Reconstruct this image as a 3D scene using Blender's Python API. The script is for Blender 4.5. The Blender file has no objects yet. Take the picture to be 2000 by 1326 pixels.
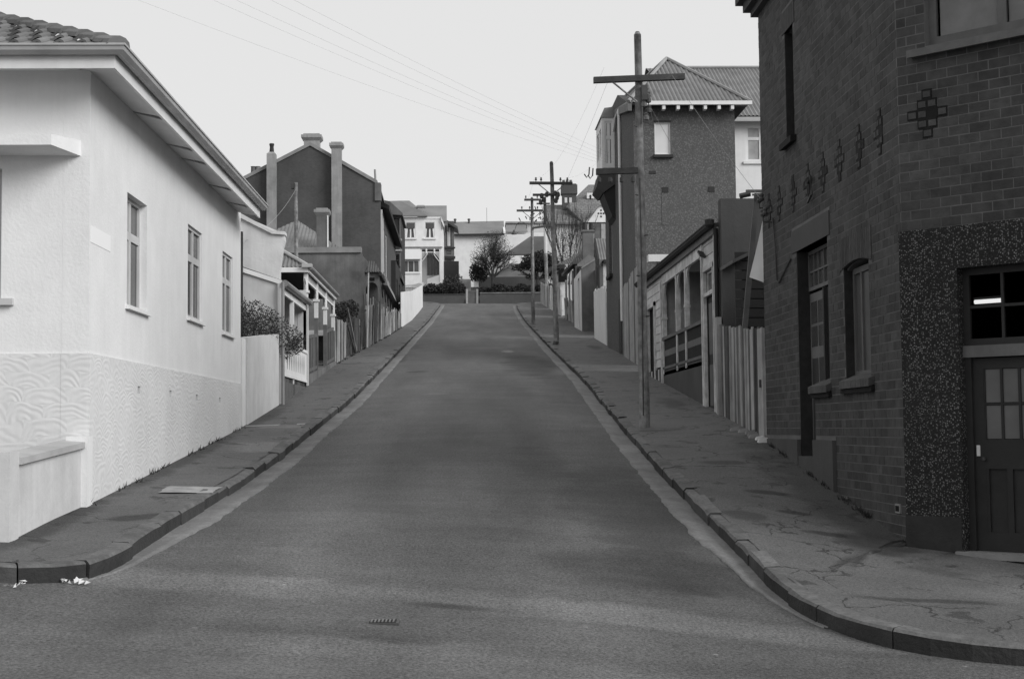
import bpy, math, random
from math import radians as R, sin, cos, pi, atan2, hypot
from mathutils import Vector, Matrix
random.seed(7)
sc = bpy.context.scene
COL = sc.collection

# ------------------------------------------------------------------ camera
FPX = 2800.0
yc = Vector((906-1000, -(838-663), -FPX)).normalized()
up = Vector((-0.0085, 1, 0)); zc = (up - up.dot(yc)*yc).normalized()
xc = yc.cross(zc)
M3 = Matrix((xc, yc, zc))                 # world <- camera
cam = bpy.data.cameras.new('camera'); camo = bpy.data.objects.new('camera', cam)
COL.objects.link(camo); sc.camera = camo
cam.sensor_width = 36; cam.lens = 36*FPX/2000; cam.clip_start = .1; cam.clip_end = 3000
camo.matrix_world = M3.to_4x4()

# ------------------------------------------------------------------ sky (overcast, black-and-white film)
w = bpy.data.worlds.new('World'); sc.world = w; w.use_nodes = True
nt = w.node_tree; N = nt.nodes; L = nt.links; N.clear()
sky = N.new('ShaderNodeTexSky'); sky.sky_type = 'NISHITA'; sky.sun_disc = False
sky.sun_elevation = R(42); sky.sun_rotation = R(120)
bw = N.new('ShaderNodeRGBToBW'); L.new(sky.outputs[0], bw.inputs[0])
m1 = N.new('ShaderNodeMath'); m1.operation = 'MULTIPLY'; m1.inputs[1].default_value = .08; L.new(bw.outputs[0], m1.inputs[0])
m2 = N.new('ShaderNodeMath'); m2.operation = 'ADD'; m2.inputs[1].default_value = 7.6; L.new(m1.outputs[0], m2.inputs[0])
cc = N.new('ShaderNodeCombineColor'); [L.new(m2.outputs[0], cc.inputs[i]) for i in range(3)]
bg = N.new('ShaderNodeBackground'); bg.inputs[1].default_value = .1; L.new(cc.outputs[0], bg.inputs[0])
wo = N.new('ShaderNodeOutputWorld'); L.new(bg.outputs[0], wo.inputs[0])
sun = bpy.data.lights.new('sun', 'SUN'); sun.energy = 2.75; sun.angle = R(34); sun.color = (1, 1, 1)
so = bpy.data.objects.new('sun', sun); COL.objects.link(so)
so.rotation_euler = Vector((-.68, .50, -.47)).to_track_quat('-Z', 'Y').to_euler()
vs = sc.view_settings; vs.view_transform = 'Standard'; vs.look = 'None'; vs.exposure = 0; vs.gamma = 1; vs.use_curve_mapping = False
sc.render.engine = 'CYCLES'
sc.cycles.max_bounces = 6; sc.cycles.diffuse_bounces = 3; sc.cycles.glossy_bounces = 3
sc.cycles.transparent_max_bounces = 8
sc.render.filter_size = 1.9

REFU, REFV = 1000, 500
def ref(u, v):
    global REFU, REFV
    REFU, REFV = u, v
def US(u, v, Y):            # survey: sight line (u,v) met with the vertical plane at street distance Y -> X, z
    u = u or REFU; v = v or REFV
    d = M3 @ Vector(((u-1000)/FPX, (663-v)/FPX, -1)); k = Y/d.y
    return d.x*k, d.z*k
def UX(u, v, X):            # the same with a plane parallel to the street -> Y, z
    d = M3 @ Vector(((u-1000)/FPX, (663-v)/FPX, -1)); k = X/d.x
    return d.y*k, d.z*k

# ------------------------------------------------------------------ materials
MATS = {}
def mat(name, base, rough=.85, var=.12, scale=3.0, bump=.15, bscale=40.0, spec=.3, streak=0.0, metallic=0.0, grain=.0, gscale=120.0, objvar=0.0):
    m = bpy.data.materials.new(name); m.use_nodes = True; MATS[name] = m
    t = m.node_tree; n = t.nodes; l = t.links
    b = n['Principled BSDF']; b.inputs['Roughness'].default_value = rough
    b.inputs['Specular IOR Level'].default_value = spec; b.inputs['Metallic'].default_value = metallic
    geo = n.new('ShaderNodeNewGeometry')
    def noise(sc_, det=5, vec=None, ro=.6):
        x = n.new('ShaderNodeTexNoise'); x.inputs['Scale'].default_value = sc_; x.inputs['Detail'].default_value = det
        x.inputs['Roughness'].default_value = ro
        l.new(vec or geo.outputs['Position'], x.inputs['Vector']); return x.outputs['Fac']
    def math_(op, a, b_):
        x = n.new('ShaderNodeMath'); x.operation = op
        for i, q in enumerate((a, b_)):
            if isinstance(q, (int, float)): x.inputs[i].default_value = q
            else: l.new(q, x.inputs[i])
        return x.outputs[0]
    def contrib(f, amp): return math_('MULTIPLY_ADD', f, amp) if False else math_('ADD', math_('MULTIPLY', math_('SUBTRACT', f, .5), amp), 1.0)
    v = contrib(noise(scale), var*6.0)
    v = math_('MULTIPLY', v, contrib(noise(scale*.17, 3), var*5.0))
    if streak:
        mp = n.new('ShaderNodeMapping'); mp.inputs['Scale'].default_value = (5, 5, .35); l.new(geo.outputs['Position'], mp.inputs['Vector'])
        v = math_('MULTIPLY', v, contrib(noise(1.6, 5, mp.outputs[0], .7), streak*6))
    if grain: v = math_('MULTIPLY', v, contrib(noise(gscale, 4, None, .85), grain*8))
    if objvar:
        oi = n.new('ShaderNodeObjectInfo'); v = math_('MULTIPLY', v, contrib(oi.outputs['Random'], objvar*2))
    v = math_('MULTIPLY', v, base); v = math_('MAXIMUM', v, .004); v = math_('MINIMUM', v, .85)
    c = n.new('ShaderNodeCombineColor'); [l.new(v, c.inputs[i]) for i in range(3)]
    l.new(c.outputs[0], b.inputs['Base Color'])
    if bump:
        bp = n.new('ShaderNodeBump'); bp.inputs['Strength'].default_value = bump; bp.inputs['Distance'].default_value = .02
        l.new(noise(bscale, 6), bp.inputs['Height']); l.new(bp.outputs[0], b.inputs['Normal'])
    m['v'] = 1
    HK[name] = dict(t=t, b=b, c=c, v=v, geo=geo, noise=noise, math=math_, contrib=contrib)
    return m
HK = {}
def setv(name, v):
    h = HK[name]; [h['t'].links.new(v, h['c'].inputs[i]) for i in range(3)]

# ground
mat('asphalt', .096, .8, .05, 1.1, .6, 60, .3, grain=.55, gscale=42)
mat('pavement_asphalt', .108, .75, .10, 1.3, .6, 50, .3, grain=.36, gscale=42)
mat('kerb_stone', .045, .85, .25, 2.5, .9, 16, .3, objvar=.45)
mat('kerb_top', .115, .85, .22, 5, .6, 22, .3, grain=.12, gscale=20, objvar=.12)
mat('gutter_concrete', .155, .8, .20, 2.2, .4, 40, .35, grain=.16, gscale=20)
mat('patch_concrete', .27, .85, .2, 6, .4, 30, .3)
mat('earth', .06, .95, .2, .8, .6, 8)
mat('grass', .06, .95, .25, 2, .8, 20)
# walls
mat('stucco_white', .72, .9, .035, 2.2, .25, 26, .2, streak=.022)
mat('dado_white', .64, .9, .05, 1.2, .0, 30, .2, streak=.03)
mat('white_paint', .70, .6, .06, 2, .08, 30, .4, streak=.03)
mat('cream_paint', .50, .6, .08, 2, .08, 30, .4, streak=.04)
mat('worn_white', .50, .8, .25, 5, .25, 30, .3, streak=.12)
mat('whitewash', .56, .9, .07, 2.5, .3, 14, .2, streak=.05)
mat("plate_white", .82, .9, .01, 2, 0, 30)
mat("soffit", .62, .8, .05, 2, .05, 30)
mat('gutter_metal', .22, .5, .15, 2, .05, 30, .5)
mat('gutter_pale', .38, .5, .12, 2, .05, 30, .5)
mat('grey_render', .15, .9, .30, 1.3, .4, 12, .2, streak=.10)
mat('dark_render', .075, .9, .10, 1.5, .3, 14, .2, streak=.05)
mat('foot_render', .034, .9, .2, 3, .4, 20, .2)
mat('pebbledash_dark', .022, .9, .12, 1.0, .9, 60, .2)
mat('pebbledash_far', .085, .9, .08, .7, .4, 25, .2, grain=.12, gscale=16)
mat('mortar', .13, .95, .15, 3, .3, 40, .2)
BR = [mat('brick_tone_%d' % i, v, .9, .18, 9, .35, 45, .2) for i, v in enumerate((.058, .064, .072, .050, .066))]
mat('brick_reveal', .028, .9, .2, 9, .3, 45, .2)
mat('brick_dark', .013, .85, .2, 9, .3, 45, .2)
mat('brick_sill', .085, .85, .2, 9, .3, 45, .2)
mat('brick_far', .076, .9, .14, .9, .0, 40, .2, streak=.05)
mat('chimney_render', .27, .9, .16, 2.0, .3, 14, .2, streak=.10)
mat('chimney_dark', .13, .9, .16, 2.0, .3, 14, .2, streak=.06)
mat('coping_pale', .40, .9, .10, 3.0, .3, 14, .2)
mat('stone_coping', .24, .9, .16, 2.0, .3, 14, .2)
mat('weatherboard', .46, .75, .14, 3, .1, 30, .3, streak=.08, objvar=.12)
mat('weatherboard_grey', .30, .75, .16, 3, .1, 30, .3, streak=.10, objvar=.12)
mat('raw_board', .21, .9, .2, 3, .3, 30, .2, streak=.14, objvar=.65)
mat('raw_board_dark', .085, .9, .2, 3, .3, 30, .2, streak=.14, objvar=.6)
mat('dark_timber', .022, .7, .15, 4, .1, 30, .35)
mat('mid_timber', .11, .7, .15, 4, .1, 30, .35, streak=.08)
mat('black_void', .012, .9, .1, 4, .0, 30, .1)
mat('pole_wood', .19, .85, .30, 9, .5, 50, .2, streak=.42)
mat('crossarm_wood', .06, .85, .2, 6, .3, 50, .2)
mat('porcelain', .10, .35, .1, 6, 0, 30, .5)
mat('iron', .05, .6, .2, 6, .1, 30, .4)
mat('wire', .25, .7, .1, 6, 0, 30, .3)
mat('corrugated_iron', .17, .6, .16, 1.6, .1, 30, .4, streak=.05)
mat('corrugated_dark', .075, .7, .18, 1.6, .1, 30, .4, streak=.08)
mat('slate_roof', .15, .8, .10, 1.0, .1, 30, .3)
mat('roof_pale', .20, .8, .12, .7, .1, 30, .3, streak=.05)
mat('clay_tile', .14, .8, .14, 3, .2, 30, .3, objvar=.25)
mat('curtain', .72, .9, .05, 3, 0, 30, streak=.10)
mat('blind', .62, .9, .03, 3, 0, 30)
mat('cloth', .66, .95, .04, 3, .1, 30)
mat('foliage_dark', .035, .8, .3, 4, 0, 30, .25, objvar=.0)
mat('foliage_mid', .06, .8, .35, 5, 0, 30, .25)
mat('foliage_light', .085, .8, .35, 5, 0, 30, .25)
mat('bark', .05, .9, .3, 8, .3, 50)
mat('paper', .6, .9, .1, 3, 0, 30)
def glass(name, base, rough=.08, spec=.6):
    m = mat(name, base, rough, .25, 1.5, 0, 10, spec); return m
glass('window_glass', .012, .12, .35); glass('window_glass_grey', .07, .2, .45); glass('window_glass_pale', .32, .25); glass('obscure_glass', .085, .3, .4)
g = bpy.data.materials.new('clear_glass'); g.use_nodes = True; MATS['clear_glass'] = g
n = g.node_tree.nodes; l = g.node_tree.links; n.remove(n['Principled BSDF'])
tr = n.new('ShaderNodeBsdfTransparent'); tr.inputs[0].default_value = (.8, .8, .8, 1)
gl = n.new('ShaderNodeBsdfGlossy'); gl.inputs['Roughness'].default_value = .03
mx = n.new('ShaderNodeMixShader'); mx.inputs[0].default_value = 0
l.new(tr.outputs[0], mx.inputs[1]); l.new(gl.outputs[0], mx.inputs[2]); l.new(mx.outputs[0], n['Material Output'].inputs[0])
g = bpy.data.materials.new('tube_light'); g.use_nodes = True; MATS['tube_light'] = g
g.node_tree.nodes['Principled BSDF'].inputs['Emission Color'].default_value = (1, 1, 1, 1)
g.node_tree.nodes['Principled BSDF'].inputs['Emission Strength'].default_value = 1.3

# --- special surface patterns
def specks(name, scale, thr, val, lo):
    h = HK[name]; n = h['t'].nodes; l = h['t'].links
    vo = n.new('ShaderNodeTexVoronoi'); vo.inputs['Scale'].default_value = scale; l.new(h['geo'].outputs['Position'], vo.inputs['Vector'])
    near = h['math']('LESS_THAN', vo.outputs['Distance'], thr)
    sep = n.new('ShaderNodeSeparateColor'); l.new(vo.outputs['Color'], sep.inputs[0])
    pick = h['math']('GREATER_THAN', sep.outputs[0], lo)
    f = h['math']('MULTIPLY', near, pick); f = h['math']('MULTIPLY', f, sep.outputs[1])
    f = h['math']('MULTIPLY', f, h['math']('MULTIPLY', h['noise'](1.3), 1.6))
    setv(name, h['math']('ADD', h['v'], h['math']('MULTIPLY', f, val)))
specks('pebbledash_dark', 70, .55, .22, .6)
specks('pebbledash_far', 26, .55, .07, .35)
# asphalt: paler worn bands across the junction, dark damp patches, small chips
h = HK['asphalt']; n = h['t'].nodes; l = h['t'].links; ma = h['math']
mp = n.new('ShaderNodeMapping'); mp.inputs['Scale'].default_value = (.22, 1.1, 1); l.new(h['geo'].outputs['Position'], mp.inputs['Vector'])
bands = h['noise'](1.6, 8, mp.outputs[0], .75)
mp2 = n.new('ShaderNodeMapping'); mp2.inputs['Scale'].default_value = (.9, .12, 1); l.new(h['geo'].outputs['Position'], mp2.inputs['Vector'])
tracks = h['noise'](.9, 4, mp2.outputs[0], .55)
v = ma('MULTIPLY', h['v'], h['contrib'](bands, .8)); v = ma('MULTIPLY', v, h['contrib'](tracks, 1.2))
damp = n.new('ShaderNodeMapRange'); damp.inputs['From Min'].default_value = .56; damp.inputs['From Max'].default_value = .68
l.new(h['noise'](.42, 6, None, .65), damp.inputs['Value'])
v = ma('MULTIPLY', v, ma('SUBTRACT', 1.0, ma('MULTIPLY', damp.outputs[0], .28)))
chip = n.new('ShaderNodeTexVoronoi'); chip.inputs['Scale'].default_value = 2.2; l.new(h['geo'].outputs['Position'], chip.inputs['Vector'])
sp = n.new('ShaderNodeSeparateColor'); l.new(chip.outputs['Color'], sp.inputs[0])
f = ma('MULTIPLY', ma('LESS_THAN', chip.outputs['Distance'], .045), ma('GREATER_THAN', sp.outputs[0], .75))
v = ma('ADD', v, ma('MULTIPLY', f, .10))
sxy = n.new('ShaderNodeSeparateXYZ'); l.new(h['geo'].outputs['Position'], sxy.inputs[0]); wob = h['noise'](1.2, 5)
def spot(cx, cy, rx, ry, amt, skew=0.0):
    dx = ma('DIVIDE', ma('SUBTRACT', sxy.outputs[0], cx), rx); dy = ma('DIVIDE', ma('SUBTRACT', ma('ADD', sxy.outputs[1], ma('MULTIPLY', sxy.outputs[0], skew)), cy), ry)
    d = ma('ADD', ma('ADD', ma('MULTIPLY', dx, dx), ma('MULTIPLY', dy, dy)), ma('MULTIPLY', ma('SUBTRACT', wob, .5), 2.2))
    m_ = n.new('ShaderNodeMapRange'); m_.interpolation_type = 'SMOOTHSTEP'; m_.inputs['From Min'].default_value = 1.1; m_.inputs['From Max'].default_value = .1; l.new(d, m_.inputs['Value'])
    return ma('ADD', ma('MULTIPLY', m_.outputs[0], amt), 1.0)
for sp__ in ((1.9, 16.5, .9, 4.5, -.38), (1.7, 13.2, 1.1, 1.1, -.3), (2.0, 44, .9, 7, -.5), (1.55, 50.5, .30, 1.0, 1.2), (0, 11.35, 9, .45, .45, .09), (-.2, 11.1, .55, .14, -.55, .05), (-2, 12.4, 1.6, 1.3, .2), (-1.3, 40.5, .35, .35, -.5), (-2.1, 47, .3, 3, -.4), (-.6, 8.9, 2.6, 1.0, .22), (-1.6, 15, .8, 2.2, .16), (.2, 14.5, 1.0, .5, -.15), (1.1, 21, .5, 3, -.2), (-1.5, 24, .5, 4, .15), (-1.1, 9.9, 1.2, .22, -.2), (1.3, 9.6, 1.4, .3, -.18), (.3, 19, .4, 4, .12), (-.6, 33, .3, .2, .3), (2.3, 8.7, 1.2, .3, -.15), (.6, 30, 1.2, 14, -.12), (-.5, 9.75, .35, .12, -.3)):
    v = ma('MULTIPLY', v, spot(*sp__))
setv('asphalt', v)
rr = ma('SUBTRACT', .82, ma('MULTIPLY', damp.outputs[0], .18)); l.new(rr, h['b'].inputs['Roughness'])
# pavement: cracks, broken dark patches, painted shade and damp at the brick wall
h = HK['pavement_asphalt']; n = h['t'].nodes; l = h['t'].links; ma = h['math']
nd = n.new('ShaderNodeTexNoise'); nd.inputs['Scale'].default_value = 1.4; nd.inputs['Detail'].default_value = 5; l.new(h['geo'].outputs['Position'], nd.inputs['Vector'])
va = n.new('ShaderNodeVectorMath'); va.operation = 'MULTIPLY_ADD'; va.inputs[1].default_value = (.9, .9, .9)
l.new(nd.outputs['Color'], va.inputs[0]); l.new(h['geo'].outputs['Position'], va.inputs[2])
cr = n.new('ShaderNodeTexVoronoi'); cr.feature = 'DISTANCE_TO_EDGE'; cr.inputs['Scale'].default_value = .95; l.new(va.outputs[0], cr.inputs['Vector'])
mask = n.new('ShaderNodeMapRange'); mask.inputs['From Min'].default_value = .42; mask.inputs['From Max'].default_value = .52
l.new(h['noise'](.75, 4), mask.inputs['Value'])
crk = ma('MULTIPLY', ma('LESS_THAN', cr.outputs['Distance'], .010), mask.outputs[0])
pt = n.new('ShaderNodeMapRange'); pt.inputs['From Min'].default_value = .60; pt.inputs['From Max'].default_value = .64
mpp = n.new('ShaderNodeMapping'); mpp.inputs['Scale'].default_value = (1, .8, 1); l.new(h['geo'].outputs['Position'], mpp.inputs['Vector'])
l.new(h['noise'](2.3, 6, mpp.outputs[0], .62), pt.inputs['Value'])
f = ma('MAXIMUM', crk, ma('MULTIPLY', pt.outputs[0], .75))
v = ma('MULTIPLY', h['v'], ma('SUBTRACT', 1.0, ma('MULTIPLY', f, .60)))
sxy = n.new('ShaderNodeSeparateXYZ'); l.new(h['geo'].outputs['Position'], sxy.inputs[0]); wob = h['noise'](1.6, 5)
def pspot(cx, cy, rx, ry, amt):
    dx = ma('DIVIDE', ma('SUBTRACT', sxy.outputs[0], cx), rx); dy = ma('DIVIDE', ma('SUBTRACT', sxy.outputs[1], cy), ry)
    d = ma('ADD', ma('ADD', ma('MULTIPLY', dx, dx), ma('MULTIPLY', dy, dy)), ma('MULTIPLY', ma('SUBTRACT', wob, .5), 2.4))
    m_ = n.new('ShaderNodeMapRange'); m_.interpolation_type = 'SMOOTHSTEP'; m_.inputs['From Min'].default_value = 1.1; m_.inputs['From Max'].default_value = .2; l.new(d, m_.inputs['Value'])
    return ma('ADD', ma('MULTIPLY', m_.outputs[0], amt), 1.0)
for sp__ in ((4.6, 18, .7, 5.5, -.45), (4.3, 14.9, .5, .7, -.4), (-3.95, 13.5, .3, 2.5, -.5), (-3.9, 20, .25, 6, -.45), (-3.9, 28, .4, 3, -.5), (-3.2, 22.3, .5, .9, .45), (-3.1, 25.4, .6, .35, .5), (3.6, 20, .4, .25, -.5), (3.7, 17.6, .3, .18, -.6), (3.75, 16.3, .25, .14, -.6), (3.8, 15.2, .28, .16, -.6), (3.1, 15.8, .3, .4, -.45), (-3.2, 14.2, .35, .3, -.55), (4.0, 12.2, .8, .12, -.5), (5.2, 12.6, 1.2, .5, .2), (3.3, 24, .5, .2, -.4), (4.2, 29, .3, 1.4, -.4), (4.7, 51, .3, 1.6, -.6), (-3.2, 43, .6, .25, -.5), (-3, 47, .5, .3, -.5)):  # first spot: contact shade painted in, with damp, along the brick wall foot
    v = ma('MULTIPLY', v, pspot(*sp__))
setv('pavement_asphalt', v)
bp = n.new('ShaderNodeBump'); bp.inputs['Strength'].default_value = .5; bp.inputs['Distance'].default_value = .02; bp.invert = True
l.new(f, bp.inputs['Height']); old = h['b'].inputs['Normal'].links[0].from_socket; l.new(old, bp.inputs['Normal']); l.new(bp.outputs[0], h['b'].inputs['Normal'])
# dado: overlapping trowel arcs in relief
h = HK['dado_white']; n = h['t'].nodes; l = h['t'].links; ma = h['math']
wn = n.new('ShaderNodeTexNoise'); wn.inputs['Scale'].default_value = 1.7; wn.inputs['Detail'].default_value = 2; l.new(h['geo'].outputs['Position'], wn.inputs['Vector'])
wv_ = n.new('ShaderNodeVectorMath'); wv_.operation = 'MULTIPLY_ADD'; wv_.inputs[1].default_value = (.55, .55, .40); l.new(wn.outputs['Color'], wv_.inputs[0]); l.new(h['geo'].outputs['Position'], wv_.inputs[2])
sx_ = n.new('ShaderNodeSeparateXYZ'); l.new(wv_.outputs[0], sx_.inputs[0])
uu = ma('DIVIDE', ma('ADD', sx_.outputs[0], sx_.outputs[1]), .42); vv = ma('DIVIDE', sx_.outputs[2], .17)
row = ma('FLOOR', vv, 0); uo = ma('ADD', uu, ma('MULTIPLY', row, .5))
du = ma('MULTIPLY', ma('SUBTRACT', ma('FRACT', uo, 0), .5), .42); dv = ma('ADD', ma('MULTIPLY', ma('FRACT', vv, 0), .17), .05)
ds = ma('SQRT', ma('ADD', ma('MULTIPLY', du, du), ma('MULTIPLY', ma('MULTIPLY', dv, dv), 1.6)), 0)
sn = ma('SINE', ma('MULTIPLY', ds, 82), 0)
up_ = ma('ADD', ma('MULTIPLY', sn, ma('MULTIPLY', ma('MULTIPLY', h['noise'](1.9, 3), h['noise'](4.0, 2)), 2.2)), ma('MULTIPLY', h['noise'](9, 4), 1.2))
bp = n.new('ShaderNodeBump'); bp.inputs['Strength'].default_value = .20; bp.inputs['Distance'].default_value = .012
l.new(up_, bp.inputs['Height']); l.new(bp.outputs[0], h['b'].inputs['Normal'])
# far brick: courses in the colour only, too far to pick apart
h = HK['brick_far']; n = h['t'].nodes; l = h['t'].links
cmb = n.new('ShaderNodeSeparateXYZ'); l.new(h['geo'].outputs['Position'], cmb.inputs[0])
cx = n.new('ShaderNodeCombineXYZ'); l.new(h['math']('ADD', cmb.outputs[0], cmb.outputs[1]), cx.inputs[0]); l.new(cmb.outputs[2], cx.inputs[1])
bt = n.new('ShaderNodeTexBrick'); bt.inputs['Scale'].default_value = 4.6; l.new(cx.outputs[0], bt.inputs['Vector'])
bt.inputs['Color1'].default_value = (1.08,)*3+(1,); bt.inputs['Color2'].default_value = (.9,)*3+(1,); bt.inputs['Mortar'].default_value = (1.12,)*3+(1,)
sp = n.new('ShaderNodeRGBToBW'); l.new(bt.outputs['Color'], sp.inputs[0]); setv('brick_far', h['math']('MULTIPLY', h['v'], sp.outputs[0]))
mat('tile_courses', .17, .85, .12, 1.2, .2, 30, .3)
h = HK['tile_courses']; n = h['t'].nodes; l = h['t'].links
cmb = n.new('ShaderNodeSeparateXYZ'); l.new(h['geo'].outputs['Position'], cmb.inputs[0])
cx = n.new('ShaderNodeCombineXYZ'); l.new(cmb.outputs[0], cx.inputs[0]); l.new(cmb.outputs[2], cx.inputs[1])
bt = n.new('ShaderNodeTexBrick'); bt.inputs['Scale'].default_value = 1.3; l.new(cx.outputs[0], bt.inputs['Vector']); bt.inputs['Mortar Size'].default_value = .035
bt.inputs['Color1'].default_value = (1.15,)*3+(1,); bt.inputs['Color2'].default_value = (.88,)*3+(1,); bt.inputs['Mortar'].default_value = (.6,)*3+(1,)
sp = n.new('ShaderNodeRGBToBW'); l.new(bt.outputs['Color'], sp.inputs[0]); setv('tile_courses', h['math']('MULTIPLY', h['v'], sp.outputs[0]))
# kerb grime / pole wear handled by streaks

# ------------------------------------------------------------------ building helpers
ORG = {}
class Fr:
    def __init__(s, x, y, ang, flip=1):           # a runs along ang; n is the outward normal
        s.o = Vector((x, y, 0)); s.ang = ang
        s.a = Vector((cos(ang), sin(ang), 0)); s.n = Vector((s.a.y, -s.a.x, 0))*flip
    def p(s, a, n, z): return s.o + s.a*a + s.n*n + Vector((0, 0, z))
FY = lambda Y: Fr(0, Y, 0)                        # faces the camera (-Y); a = X
FE = lambda X: Fr(X, 0, pi/2)                     # faces +X (left-hand houses); a = Y
FW = lambda X: Fr(X, 0, pi/2, -1)                 # faces -X (right-hand houses); a = Y
W0 = FY(0)
class MB:
    def __init__(s): s.v = []; s.f = []; s.m = []
    def hexa(s, P, mi=0):
        k = len(s.v); s.v += [tuple(p) for p in P]
        s.f += [(k, k+1, k+2, k+3), (k+7, k+6, k+5, k+4), (k, k+4, k+5, k+1), (k+1, k+5, k+6, k+2), (k+2, k+6, k+7, k+3), (k+3, k+7, k+4, k)]
        s.m += [mi]*6; return s
    def box(s, F, a0, a1, n0, n1, z0, z1, mi=0):
        return s.hexa([F.p(a0, n0, z0), F.p(a1, n0, z0), F.p(a1, n1, z0), F.p(a0, n1, z0), F.p(a0, n0, z1), F.p(a1, n0, z1), F.p(a1, n1, z1), F.p(a0, n1, z1)], mi)
    def bx(s, x0, x1, y0, y1, z0, z1, mi=0): return s.box(Fr(0, 0, 0, -1), x0, x1, y0, y1, z0, z1, mi)
    def poly(s, pts, mi=0):
        k = len(s.v); s.v += [tuple(p) for p in pts]; s.f.append(tuple(range(k, k+len(pts)))); s.m.append(mi); return s
    def prism(s, F, az, n0, n1, mi=0):            # outline in the (a,z) plane, given depth
        k = len(s.v); m = len(az)
        s.v += [tuple(F.p(a, n0, z)) for a, z in az] + [tuple(F.p(a, n1, z)) for a, z in az]
        s.f += [tuple(range(k, k+m)), tuple(range(k+2*m-1, k+m-1, -1))]; s.m += [mi]*2
        for i in range(m):
            j = (i+1) % m; s.f.append((k+i, k+m+i, k+m+j, k+j)); s.m.append(mi)
        return s
    def slab(s, pts, t, mi=0):                    # a flat polygon with thickness downwards
        pts = [Vector(p) for p in pts]; d = Vector((0, 0, t)); m = len(pts); k = len(s.v)
        s.v += [tuple(p) for p in pts] + [tuple(p-d) for p in pts]
        s.f += [tuple(range(k, k+m)), tuple(range(k+2*m-1, k+m-1, -1))]; s.m += [mi]*2
        for i in range(m):
            j = (i+1) % m; s.f.append((k+i, k+m+i, k+m+j, k+j)); s.m.append(mi)
        return s
    def tube(s, P, r, seg=8, r1=None):
        P = [Vector(p) for p in P]; r1 = r if r1 is None else r1; k = len(s.v); m = len(P)
        for i, p in enumerate(P):
            t = (P[min(i+1, m-1)]-P[max(i-1, 0)]).normalized(); e = Vector((0, 0, 1)) if abs(t.z) < .95 else Vector((1, 0, 0))
            x = t.cross(e).normalized(); y = t.cross(x); q = r+(r1-r)*i/max(1, m-1)
            for j in range(seg):
                g_ = 2*pi*j/seg; s.v.append(tuple(p+x*cos(g_)*q+y*sin(g_)*q))
        for i in range(m-1):
            for j in range(seg):
                j2 = (j+1) % seg; s.f.append((k+i*seg+j, k+i*seg+j2, k+(i+1)*seg+j2, k+(i+1)*seg+j)); s.m.append(0)
        s.f.append(tuple(range(k, k+seg))); s.f.append(tuple(range(k+m*seg-1, k+(m-1)*seg-1, -1))); s.m += [0, 0]
        return s
    def lathe(s, c, prof, seg=12):
        c = Vector(c); k = len(s.v); m = len(prof)
        for r, z in prof:
            for j in range(seg): s.v.append((c.x+r*cos(2*pi*j/seg), c.y+r*sin(2*pi*j/seg), c.z+z))
        for i in range(m-1):
            for j in range(seg):
                j2 = (j+1) % seg; s.f.append((k+i*seg+j, k+i*seg+j2, k+(i+1)*seg+j2, k+(i+1)*seg+j)); s.m.append(0)
        s.f.append(tuple(range(k, k+seg))); s.f.append(tuple(range(k+m*seg-1, k+(m-1)*seg-1, -1))); s.m += [0, 0]
        return s
    def corr(s, pts, pitch=.09, amp=.012, sub=4):  # corrugated sheet over a convex polygon; eave = pts[0]->pts[1]
        P = [Vector(p) for p in pts]; a = (P[1]-P[0]).normalized(); n_ = a.cross(P[2]-P[0]).normalized(); b = n_.cross(a)
        if n_.z < 0: n_ = -n_
        q = [((p-P[0]).dot(a), (p-P[0]).dot(b)) for p in P]; lo = min(x for x, _ in q); hi = max(x for x, _ in q)
        N_ = max(2, int((hi-lo)/pitch*sub)); prev = None
        for i in range(N_+1):
            x = lo+(hi-lo)*i/N_; x_ = min(max(x, lo+1e-4), hi-1e-4); bs = []
            for j in range(len(q)):
                (x0, y0), (x1, y1) = q[j], q[(j+1) % len(q)]
                if (x0-x_)*(x1-x_) <= 0 and abs(x1-x0) > 1e-9: bs.append(y0+(y1-y0)*(x_-x0)/(x1-x0))
            if len(bs) < 2: continue
            off = n_*amp*sin(2*pi*x/pitch); k = len(s.v)
            s.v += [tuple(P[0]+a*x+b*min(bs)+off), tuple(P[0]+a*x+b*max(bs)+off)]
            if prev is not None: s.f.append((prev, k, k+1, prev+1)); s.m.append(0)
            prev = k
        return s
    def build(s, name, m, parent=None, smooth=False, **kw):
        o0 = ORG.get(parent.name, Vector()) if parent else Vector(kw.pop('org', (0, 0, 0)))
        me = bpy.data.meshes.new(name); me.from_pydata([(x-o0.x, y-o0.y, z-o0.z) for x, y, z in s.v], [], s.f)
        ms = m if isinstance(m, (list, tuple)) else [m]
        for q in ms: me.materials.append(MATS[q] if isinstance(q, str) else q)
        if len(ms) > 1: me.polygons.foreach_set('material_index', s.m)
        if smooth: me.polygons.foreach_set('use_smooth', [True]*len(s.f))
        me.update(); o = bpy.data.objects.new(name, me); COL.objects.link(o)
        if parent: o.parent = parent; ORG[o.name] = o0
        else: o.location = o0; ORG[o.name] = o0
        for k, v in kw.items(): o[k] = v
        return o
def inst(name, me, loc, ang, parent, scale=(1, 1, 1), m=None):
    o = bpy.data.objects.new(name, me); COL.objects.link(o); o0 = ORG[parent.name]
    o.location = Vector(loc)-o0; o.rotation_euler = (0, 0, ang) if not isinstance(ang, tuple) else ang; o.scale = scale; o.parent = parent; return o
def thing(name, label, cat, loc, group=None):
    o = bpy.data.objects.new(name, None); COL.objects.link(o); o.location = loc; o.empty_display_size = .3
    o['label'] = label; o['category'] = cat; ORG[o.name] = Vector(loc)
    if group: o['group'] = group
    return o
def tag(o, label, cat, group=None):
    o['label'] = label; o['category'] = cat
    if group: o['group'] = group
    return o
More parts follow.
